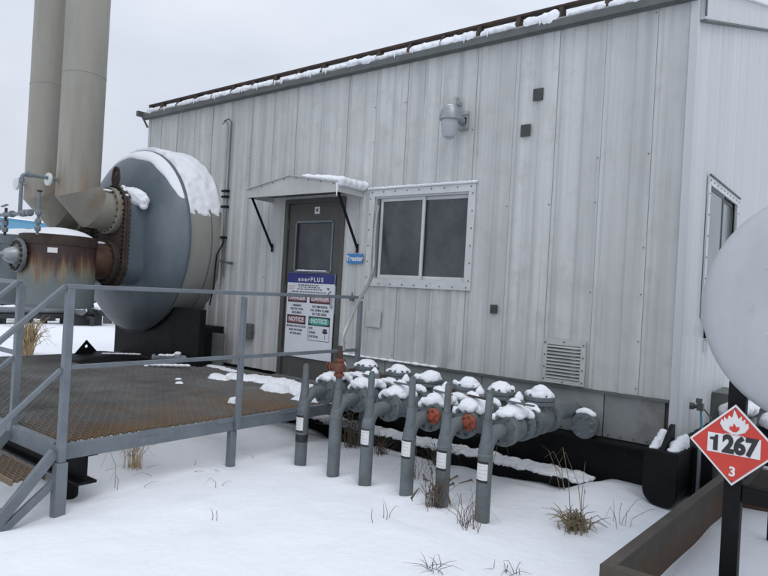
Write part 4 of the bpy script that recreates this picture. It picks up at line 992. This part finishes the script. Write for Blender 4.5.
    lum = [(rx+j(.015), y0+.02, zc+.115, .075, .045, .034*big), (rx+j(.01), y0+.10, zc+.115, .095, .07, .052*big), (rx+.015+j(.02), y0+.17, zc+.125, .10, .075, .055*big), (rx+j(.02), y0+.27, zc+.115, .085, .05, .045*big),
           (rx-.075, y0+.015, zc+.085, .03, .03, .03), (rx+.07+j(.02), y0+.11, zc+.10, .045, .055, .035), (rx+.08, y0+.28, zc+.09, .03, .03, .03), (rx-.02+j(.02), y0+.2, zc+.175, .055, .05, .04*big)]
    for q in range(7): lum.append((rx+j(.09), y0+.14+j(.14), zc+.125+j(.02), .022, .022, .02))
    snow('valve_snow', lum, T, .0095, .026)
    lum = [(rx+j(.02), y1+.10, zc+.115, .07, .035, .03), (rx+j(.02), y1+.15, zc+.115, .08, .045, .034), (rx+.055, y1+.13, zc+.10, .035, .035, .025), (rx-.03, y1+.06, zc+.075, .05, .05, .022)]
    snow('flange_snow', lum, T, .0095, .02)
    hh = (.045, .05, .06, .065, .055, .07)[i]; ox, oy_ = j(.02), j(.02)
    lum = [(rx+ox, yc+oy_, zc+.20, .108, .108, hh*.75), (rx+ox+j(.02), yc+oy_, zc+.215, .085, .085, hh), (rx+.05+j(.02), yc-.06, zc+.195, .045, .045, .032), (rx-.06, yc-.05+j(.02), zc+.195, .045, .045, .028), (rx+.075, yc+.03, zc+.19, .035, .045, .028)]
    for q in range(5): lum.append((rx+j(.09), yc+j(.09), zc+.205+j(.015), .025, .025, .025))
    snow('cover_snow', lum, T, .0095, .024)
    snow('stub_snow', [(rx-.015, y0+.27, zc+.205, .038, .038, .04), (rx-.015, y0+.27, zc+.235, .02, .02, .025)], T, .009, .008)
    MB().lathe([(.045, zc+.09), (.05, zc+.10), (.05, zc+.185), (.03, zc+.20)], (rx-.015, y0+.27, 0), 'Z', 16).build('vent_plug', 'pipe_paint', T)
    if i == 1:
        gv = MB().lathe([(.022, .78), (.028, .80), (.045, .805), (.045, .825), (.03, .83), (.052, .86), (.055, .89), (.035, .925), (.045, .93), (.045, .95), (.025, .955)], (rx, sy, 0), 'Z', 10).tube([(rx-.07, sy, .875), (rx+.05, sy, .875)], .032, 10).build('gate_valve', 'rusty_orange', T)
        MB().lathe([(.034, rx-.075), (.04, rx-.09), (.012, rx-.095), (.012, rx-.115), (.034, rx-.118), (.034, rx-.126), (.01, rx-.13)], (0, sy, .875), 'X', 12).build('handwheel', 'rusty_orange', gv)
        MB().tube([(rx, sy, .955), (rx, sy, 1.06)], .022, 12).build('nipple', 'rust', gv)

# bent vent pipe from the gate valve up into the window
S = thing('vent_pipe', 'bent thin grey pipe rising from the orange gate valve into the open window gap', 'pipe', (RX[1], RY+.02, 1.0))
pts = [(-3.57, RY+.025, 1.03), (-3.57, RY+.03, 1.14), (-3.60, 4.10, 1.24), (-3.75, 4.34, 1.35), (-3.98, 4.70, 1.47), (-4.22, 5.08, 1.58), (-4.38, 5.32, 1.67), (-4.46, 5.45, 1.78), (-4.50, 5.50, 1.92), (-4.53, 5.53, 2.12), (-4.555, 5.57, 2.35), (-4.56, 5.60, 2.5)]
def smooth(pts, n=6):
    P = [Vector(p) for p in pts]; o = []
    for i in range(len(P)-1):
        a, b, c, d = P[max(i-1, 0)], P[i], P[i+1], P[min(i+2, len(P)-1)]
        for k in range(n):
            t = k/n; o.append(.5*((2*b)+(c-a)*t+(2*a-5*b+4*c-d)*t*t+(3*b-3*c+d-a)*t**3))
    o.append(P[-1]); return o
MB().tube(smooth(pts), .019, 12).build('pipe', 'conduit', S)
MB().tube([(-3.57, RY+.025, 1.02), (-3.57, RY+.027, 1.10)], .027, 12).build('coupling', 'galvanised', S)

# blind flange nozzle on the skirt
S = thing('blind_flange', 'round grey bolted blind flange with snow on top sticking out of the skirt panel', 'flange', (-2.0, 5.5, .47))
MB().tube([(-2.0, 5.48, .475), (-2.0, WY+.03, .475)], .075, 24).build('nozzle', 'pipe_paint', S)
MB().lathe([(.108, 5.42), (.114, 5.426), (.114, 5.446), (.108, 5.45)], (-2.0, 0, .475), 'Y', 36).lathe([(.108, 5.456), (.114, 5.46), (.114, 5.482), (.108, 5.486)], (-2.0, 0, .475), 'Y', 36).build('disc', 'pipe_paint', S)
for k in range(8):
    t = 2*PI*(k+.5)/8; cx_, cz_ = -2.0+.085*math.cos(t), .475+.085*math.sin(t)
    MB().lathe([(.009, 5.390), (.009, 5.402), (.017, 5.402), (.017, 5.4195)], (cx_, 0, cz_), 'Y', 6).build('bolt', 'grey_steel', S)
snow('snow_cap', [(-2.0, 5.46, .592, .07, .04, .032), (-1.95, 5.46, .575, .05, .04, .03), (-2.05, 5.46, .575, .045, .04, .03)], S, .01, .012)

# ------------------------------------------------------------------ right side: tank, placard, berm
TXc, TZc, TR, TY = -.158, 1.575, .56, 3.50
T = thing('fuel_tank', 'pale grey horizontal tank with domed end on dark steel legs beside the building', 'tank', (TXc, 4.6, 0))
prof = []
for i in range(19):
    q = i/18; prof.append((max(.002, TR*q), TY-.02-.15*(1-q**2.4)**.62))
MB().lathe(prof + [(TR+.0, TY)], (TXc, 0, TZc), 'Y', 80, close=False).build('domed_end', 'tank_paint', T, ang=60)
MB().lathe([(TR, TY), (TR, TY+2.3)], (TXc, 0, TZc), 'Y', 80, close=False).build('shell', 'tank_paint', T)
MB().lathe([(TR, TY+2.3), (TR*.8, TY+2.4), (TR*.4, TY+2.45), (.01, TY+2.46)], (TXc, 0, TZc), 'Y', 60, close=False).build('rear_end', 'tank_paint', T)
for z in (1.745, 1.445):
    MB().tube([(-.475, TY-.098, z), (-.465, TY-.112, z), (-.38, TY-.145, z), (-.22, TY-.162, z)], [.004, .020, .022, .020], 12).build('weld_pad', 'tank_paint', T)
LY0, LY1 = TY+.04, TY+1.75
for (x, y) in ((-.545, LY0), (.175, LY0), (-.545, LY1), (.175, LY1)):
    MB().box(x-.038, x+.038, y-.038, y+.038, -.05, 1.20).build('leg', 'black_steel', T, bevel=.004)
for y in (LY0, LY1): MB().box(-.505, .135, y-.03, y+.03, .62, .70).build('cross_bar', 'black_steel', T, bevel=.004)
for x in (-.545, .175): MB().box(x-.03, x+.03, LY0+.04, LY1-.04, .64, .70).build('side_bar', 'black_steel', T, bevel=.004)

P = thing('hazard_placard', 'red diamond hazard placard with flame symbol reading 1267 on the tank leg', 'sign', (-.535, 3.44, .9))
pcx, pcz, py, hd = -.537, .905, 3.43, .193
def diamond(h, y, th, m, nm, par): return MB().prism([(pcx-h, y, pcz), (pcx, y, pcz-h), (pcx+h, y, pcz), (pcx, y, pcz+h)], (0, 0, 0), (0, th, 0)).build(nm, m, par)
diamond(hd, py, .006, 'white_paint', 'plate', P); diamond(hd-.012, py-.0012, .001, 'placard_red', 'red_field', P)
MB().box(pcx-.112, pcx+.112, py-.0026, py-.0014, pcz-.047, pcz+.045).build('number_field', 'white_paint', P)
text('267', .112, 'sign_black', P, pcx+.026, py-.0036, pcz-.003, bold=.006, sx=.86)
MB().prism([(pcx+x, py-.0036, pcz+z) for x, z in ((-.067, -.0385), (-.067, .037), (-.079, .037), (-.083, .026), (-.102, .022), (-.102, .011), (-.087, .011), (-.087, -.0385))], (0, 0, 0), (0, .001, 0)).build('lettering', 'sign_black', P, smooth=False)
text('3', .062, 'white_paint', P, pcx, py-.0024, pcz-.128, bold=.002)
fl = [(-.012, .052), (-.045, .066), (-.062, .094), (-.056, .118), (-.047, .106), (-.046, .128), (-.032, .116), (-.026, .138), (-.012, .128), (-.004, .168), (.010, .140), (.014, .126), (.028, .142), (.030, .118), (.044, .130), (.044, .104), (.056, .114), (.060, .092), (.045, .066), (.014, .052)]
MB().prism([(pcx+x, py-.0024, pcz+z) for x, z in fl], (0, 0, 0), (0, .001, 0)).build('flame_symbol', 'white_paint', P, smooth=False)
fi = [(-.006, .062), (-.022, .074), (-.018, .090), (-.010, .084), (-.002, .104), (.008, .086), (.020, .092), (.021, .076), (.008, .062)]
MB().prism([(pcx+x, py-.0036, pcz+z) for x, z in fi], (0, 0, 0), (0, .001, 0)).build('flame_core', 'placard_red', P, smooth=False)
MB().box(pcx-.04, pcx+.04, py-.0024, py-.0014, pcz+.047, pcz+.050).build('base_line', 'white_paint', P)
MB().box(pcx-.05, pcx+.05, py+.007, LY0-.039, pcz-.06, pcz+.06).build('bracket', 'black_steel', P)
for z in (pcz+hd-.022, pcz-hd+.022): MB().lathe([(.005, py-.004), (.005, py)], (pcx, 0, z), 'Y', 8).build('rivet', 'rivet', P)

BM = thing('containment_berm', 'low rusty steel containment wall round the tank', 'berm wall', (-1.0, 3.2, 0))
bz = .275; bxl, byf = -1.035, 3.14
def chan(y0, y1, xa, xb):
    o_ = MB().prism([(xa, y0, -.2), (xb, y1, -.2), (xb, y1, bz-.012), (xa, y0, bz-.012)], (0, 0, 0), (.014, 0, 0))
    o_.prism([(xa, y0, bz-.012), (xb, y1, bz-.012), (xb+.062, y1, bz-.012), (xa+.062, y0, bz-.012)], (0, 0, 0), (0, 0, .013))
    return o_
chan(byf, 5.95, bxl, -.93).build('side_wall', 'berm_rust', BM, bevel=.002)
MB().box(bxl, 1.6, byf-.014, byf, -.1, bz+.002).box(bxl+.063, 1.6, byf, byf+.05, bz-.012, bz+.001).build('front_wall_plate', 'berm_rust', BM, bevel=.002)
MB().box(-.9, 1.6, 5.96, 5.975, -.1, bz).build('rear_wall_plate', 'berm_rust', BM)
MB().box(1.6, 1.615, byf, 5.96, -.1, bz).build('side_wall_plate', 'berm_rust', BM)

# end wall details
S = thing('wall_tap', 'small dark tap on end wall with a pale blue hose hanging from it', 'tap', (WX1, 6.05, .69))
MB().lathe([(.03, WX1), (.03, WX1+.03), (.018, WX1+.04), (.018, WX1+.09)], (0, 6.05, .69), 'X', 12).box(WX1+.06, WX1+.11, 6.02, 6.08, .66, .72).build('body', 'trim_dark', S)
MB().bar((WX1+.07, 6.05, .72), (WX1+.07, 6.06, .76), .05, .012).build('handle', 'trim_dark', S)
MB().tube(smooth([(WX1+.09, 6.05, .66), (WX1+.10, 6.05, .55), (WX1+.13, 6.02, .44), (WX1+.22, 6.0, .36), (WX1+.34, 5.95, .335), (WX1+.48, 5.9, .33)]), .010, 8).build('hose', 'hose_blue', S)
MB().tube(smooth([(WX1+.10, 6.08, .68), (WX1+.16, 6.1, .60), (WX1+.2, 6.1, .50)]), .007, 6).build('cable', 'trim_dark', S)
S = thing('thin_rod', 'thin grey pipe standing upright between the building corner and the rusty berm', 'pipe', (-1.06, 5.40, 0))
MB().tube([(-1.075, 5.40, -.05), (-1.075, 5.40, .48)], .014, 8).build('rod', 'grey_steel', S); MB().tube([(-1.075, 5.40, .48), (-1.075, 5.40, .55)], .022, 8).build('coupling', 'grey_steel', S)
S = thing('snowy_meter_box', 'small dark bracket box heaped with snow on the end wall behind the placard', 'box', (WX1, 7.1, .4))
MB().box(WX1+.01, WX1+.32, 6.9, 7.5, .38, .46).box(WX1+.01, WX1+.32, 6.88, 6.9, .38, .72).box(WX1+.01, WX1+.30, 6.9, 7.5, .70, .73).build('box', 'trim_dark', S)
snow('snow_heap', [(WX1+.16+.06*rnd.random(), 6.92+.09*k, .55+.03*rnd.random(), .13, .12, .11) for k in range(7)], S, .02, .05)
snow('snow_heap', [(WX1+.5, 7.0+.08*k, .50, .10, .1, .09) for k in range(4)], S, .02, .04)
MB().box(WX1+.38, WX1+.62, 6.95, 7.4, .1, .46).build('pedestal', 'black_steel', S)
S = thing('wall_bracket', 'short black pipe bracket on the end wall beside the tank', 'bracket', (WX1, 6.5, 1.3))
MB().box(WX1+.0, WX1+.03, 6.40, 6.56, 1.27, 1.42).tube([(WX1+.03, 6.48, 1.34), (WX1+.22, 6.48, 1.33)], .045, 12).build('arm', 'black_steel', S)
MB().box(WX1+.0, WX1+.012, 6.40, 6.56, 1.14, 1.25).build('plate', 'trim_light', S)

# ------------------------------------------------------------------ vegetation
def tuft(name, x, y, n, h, spread, m, label, lean=(0, 0), seed=0, cat='grass', heads=False, thick=.0022):
    r = random.Random(seed); z0 = gh(x, y)-.02; mb = MB()
    for k in range(n):
        a = r.uniform(0, 2*PI); q = r.random(); hh = h*r.uniform(.45, 1.05); sp = spread*r.uniform(.1, 1)
        bx, by = x+.035*r.gauss(0, 1), y+.035*r.gauss(0, 1)
        sp *= r.choice((.6, 1, 1.5)); ex, ey = sp*math.cos(a)+lean[0]*hh, sp*math.sin(a)+lean[1]*hh; dr = r.choice((1., .9, .7, .45)); kx, ky = .03*r.gauss(0, 1), .03*r.gauss(0, 1)
        pts = [(bx, by, z0), (bx+ex*.22, by+ey*.22, z0+hh*.5), (bx+ex*.6+kx, by+ey*.6+ky, z0+hh*.85), (bx+ex+kx*2, by+ey+ky*2, z0+hh*dr)]
        mb.tube(pts, [thick, thick*.85, thick*.6, thick*.25], 4, caps=False)
        if heads and r.random() < .35: mb.tube([pts[2], pts[3], (pts[3][0]+.01, pts[3][1], pts[3][2]-.02)], [.003, .009, .002], 5, caps=False)
    o = mb.build(name, m, None, loc=(x, y, z0), fix=False); return tag(o, label, cat, 'dead grass poking through the snow')
tuft('grass_tuft', -2.47, 3.85, 46, .30, .13, 'dead_weed', 'thin brown weeds around the foot of an orange capped riser', seed=1, heads=True)
tuft('grass_tuft', -2.12, 3.72, 26, .26, .22, 'dead_weed', 'sprawling brown grass tuft in front of the end riser', seed=2)
tuft('grass_tuft', -1.58, 4.25, 110, .15, .12, 'dry_grass', 'dense matted grass clump in open snow between end riser and berm', lean=(-.2, 0), seed=3, thick=.005)
tuft('grass_stalk', -1.60, 4.30, 4, .62, .12, 'dry_grass', 'tall thin grass stalks rising above the matted clump', lean=(-.15, .1), seed=4, thick=.003)
tuft('grass_stalk', -1.36, 4.52, 6, .22, .16, 'dead_weed', 'few bare brown twigs in the snow beside the rusty berm', seed=5)
tuft('weed_clump', -4.02, 4.72, 50, .40, .24, 'dead_weed', 'tangled dead weeds beneath the platform edge behind the first riser', seed=6, heads=True)
tuft('weed_clump', -3.66, 4.75, 40, .24, .24, 'dead_weed', 'dark dead weeds below skid behind the yellow lever riser', seed=7)
tuft('weed_clump', -3.05, 4.80, 46, .24, .22, 'dead_weed', 'dark dead weeds in the hollow under the skid behind the labelled risers', seed=8)
tuft('grass_stalk', -2.98, 4.30, 16, .30, .14, 'dead_weed', 'wispy brown stems in the snow between two labelled risers', seed=9)
tuft('grass_tuft', -4.72, 2.85, 40, .34, .10, 'tan_grass', 'pale straw coloured grass tuft under the platform edge', seed=10)
tuft('grass_stalk', -4.36, 2.52, 2, .36, .04, 'dead_weed', 'single hanging stalk near the black pile', seed=11)
tuft('grass_stalk', -3.95, 3.05, 2, .14, .06, 'dead_weed', 'lone bent twig in open snow before the platform', seed=12)
tuft('grass_stalk', -3.42, 2.62, 2, .12, .05, 'dead_weed', 'lone short twig in the smooth foreground snow', seed=13)
tuft('grass_tuft', -1.90, 2.98, 12, .09, .12, 'dead_weed', 'low brown grass blades breaking the near foreground snow', seed=14)
tuft('grass_tuft', -1.62, 3.30, 12, .08, .12, 'dead_weed', 'low wispy grass near the front corner of the berm', seed=15)
tuft('grass_stalk', -2.55, 3.4, 4, .16, .12, 'dead_weed', 'few thin twigs in snow in front of the riser row', seed=16)
tuft('grass_tuft', -12.2, 5.13, 160, .75, .30, 'tan_grass', 'tall tan grass clump standing beyond the far side of the platform', seed=17, thick=.008)
tuft('grass_tuft', -17.5, 9.9, 60, .7, .40, 'dry_grass', 'straw tuft beside the distant snowy valves', seed=18, thick=.01)
tuft('grass_stalk', -2.62, 4.95, 3, .55, .3, 'dry_grass', 'long bent straws leaning across dark skid below the end valves', lean=(.3, -.2), seed=19, thick=.003)
tuft('grass_stalk', -1.98, 4.98, 4, .42, .18, 'dry_grass', 'long straws leaning over the dark skid below the blind flange', lean=(-.5, -.1), seed=20, thick=.003)
# stray dark twigs under platform
for k in range(14):
    x = rnd.uniform(-4.5, -3.9); y = rnd.uniform(2.6, 4.0)
    if k < 9: tuft('twig', x-.35, y, 1, rnd.uniform(.05, .10), .03, 'dead_weed', 'tiny dark twig in the snow by platform edge', seed=40+k, cat='twig')

# ------------------------------------------------------------------ far background to the left
T = thing('storage_tank', 'light blue storage tank with snowy top far beyond the burner cans', 'tank', (-49, 17.2, 0))
MB().lathe([(4.3, 0), (4.3, 4.7), (4.35, 4.71), (4.35, 4.8)], (-49, 17.2, 0), 'Z', 48, close=False).build('shell', 'blue_tank', T)
MB().lathe([(4.4, 4.8), (4.2, 4.9), (2.5, 5.05), (.05, 5.15)], (-49, 17.2, 0), 'Z', 48, close=False).build('snowy_roof', 'snow', T)
for t in (-1.0, -.55, -.1, .3): MB().box(-49+4.3*math.cos(t)-.05, -49+4.3*math.cos(t)+.05, 17.2+4.3*math.sin(t)-.08, 17.2+4.3*math.sin(t)+.02, 0, 4.3).build('pipe_run', 'far_grey', T)
T = thing('white_tank', 'pale distant vertical tank between the blue tank and the stacks', 'tank', (-60, 28, 0))
MB().lathe([(2.2, 0), (2.2, 4.9), (1.2, 5.5), (.05, 5.7)], (-60, 28, 0), 'Z', 36, close=False).build('shell', 'far_white', T)
MB().box(-57.9, -57.7, 27.5, 27.7, 0, 6).build('ladder', 'far_grey', T)
for k, (x0, y0, x1, y1, z, r, lab) in enumerate(((-20.6, 2.0, -20.2, 14.0, .30, .13, 'black horizontal pipeline lying low over the snow beyond the platform'), (-21.5, 2, -21.0, 14, .62, .16, 'grey horizontal pipeline on supports behind the low black pipeline'), (-23.5, 2, -23, 16, .9, .12, 'dark upper pipeline with snow furthest behind the platform'))):
    T = thing('pipeline', lab, 'pipeline', (x0, y0, 0), 'distant pipelines')
    MB().tube([(x0, y0, z), (x1, y1, z)], r, 12).build('pipe', ('far_dark', 'far_grey', 'far_dark')[k], T)
    for q in (0, .2, .4, .6, .8, 1): MB().box(x0+(x1-x0)*q-.08, x0+(x1-x0)*q+.08, y0+(y1-y0)*q-.1, y0+(y1-y0)*q+.1, -.2, z-r*.6).build('support', 'far_dark', T)
    snow('snow_cap', [(x0+(x1-x0)*q/24, y0+(y1-y0)*q/24, z+r, r*.7, .3, .05) for q in range(25)], T, .05, .04)
for k, (x, y) in enumerate(((-18.8, 9.2), (-18.6, 9.75), (-19.2, 10.4), (-18.3, 10.5), (-19.6, 8.2))):
    T = thing('distant_valve', 'small snow capped valve post standing in the snow before the distant pipelines', 'valve', (x, y, 0), 'distant snowy valves')
    MB().tube([(x, y, -.2), (x, y, .45)], .14, 12).tube([(x-.35, y, .42), (x+.35, y, .42)], .12, 12).tube([(x, y-.3, .40), (x, y+.3, .40)], .10, 12).lathe([(.2, .45), (.2, .52)], (x, y, 0), 'Z', 16).build('body', ('far_grey', 'far_dark')[k % 2], T)
    snow('snow_cap', [(x, y, .56, .26, .26, .12), (x+.25, y, .52, .16, .16, .09), (x-.25, y+.05, .52, .14, .14, .08)], T, .04, .06)
for k in range(3):
    x, y = (-26, 6+5*k)[0], 5.+4.6*k
    T = thing('equipment_skid', ('dark low equipment skid with snow on top behind the pipelines', 'dark long snowy frame behind pipelines', 'small dark snowy skid at end of the pipelines')[k], 'equipment', (x, y, 0), 'far equipment skids')
    MB().box(x-.8, x+.8, y-1.6, y+1.6, .15, .75).box(x-.9, x+.9, y-1.8, y+1.8, -.1, .15).box(x-.4, x+.4, y-.7, y+.5, .75, 1.15).build('frame', 'far_dark', T)
    snow('snow_cap', [(x-.5+.25*(i % 5), y-1.4+.35*i, .80, .4, .35, .10) for i in range(9)]+[(x, y-.1, 1.18, .4, .5, .09)], T, .06, .06)

T = thing('pipe_rack', 'long low dark pipe rack with snow on top beyond the tan grass clump', 'pipe rack', (-19.4, 7.6, 0))
MB().box(-19.6, -19.2, 5.6, 9.2, .16, .30).build('beam', 'far_dark', T)
for k in range(7): MB().box(-19.5, -19.3, 5.7+.56*k, 5.82+.56*k, -.2, .16).build('support', 'far_dark', T)
for k, (z, r) in enumerate(((.38, .07), (.36, .055), (.40, .08))): MB().tube([(-19.55+.15*k, 5.5, z), (-19.55+.15*k, 9.3, z)], r, 10).build('pipe', ('far_grey', 'far_dark', 'far_grey')[k], T)
snow('snow_cap', [(-19.45+.1*(k % 2), 5.6+.15*k, .47, .14, .12, .03+.02*(k % 3)) for k in range(24)], T, .03, .05)
for k, (x, y, h, lab) in enumerate(((-18.9, 9.45, .55, 'squat snow topped wellhead block at the end of the dark pipe rack'), (-19.1, 11.1, .62, 'dark snowy equipment block seen right beside the vessel underside'))):
    T = thing('equipment_block', lab, 'equipment', (x, y, 0), 'far equipment blocks')
    MB().box(x-.25, x+.25, y-.35, y+.35, -.2, h*.7).box(x-.15, x+.15, y-.2, y+.1, h*.7, h).tube([(x+.25, y, h*.4), (x+.6, y, h*.4), (x+.6, y, -.1)], .07, 10).build('body', 'far_dark', T)
    snow('snow_cap', [(x, y, h*.75, .3, .38, .09), (x, y-.05, h+.02, .18, .18, .06)], T, .03, .05)
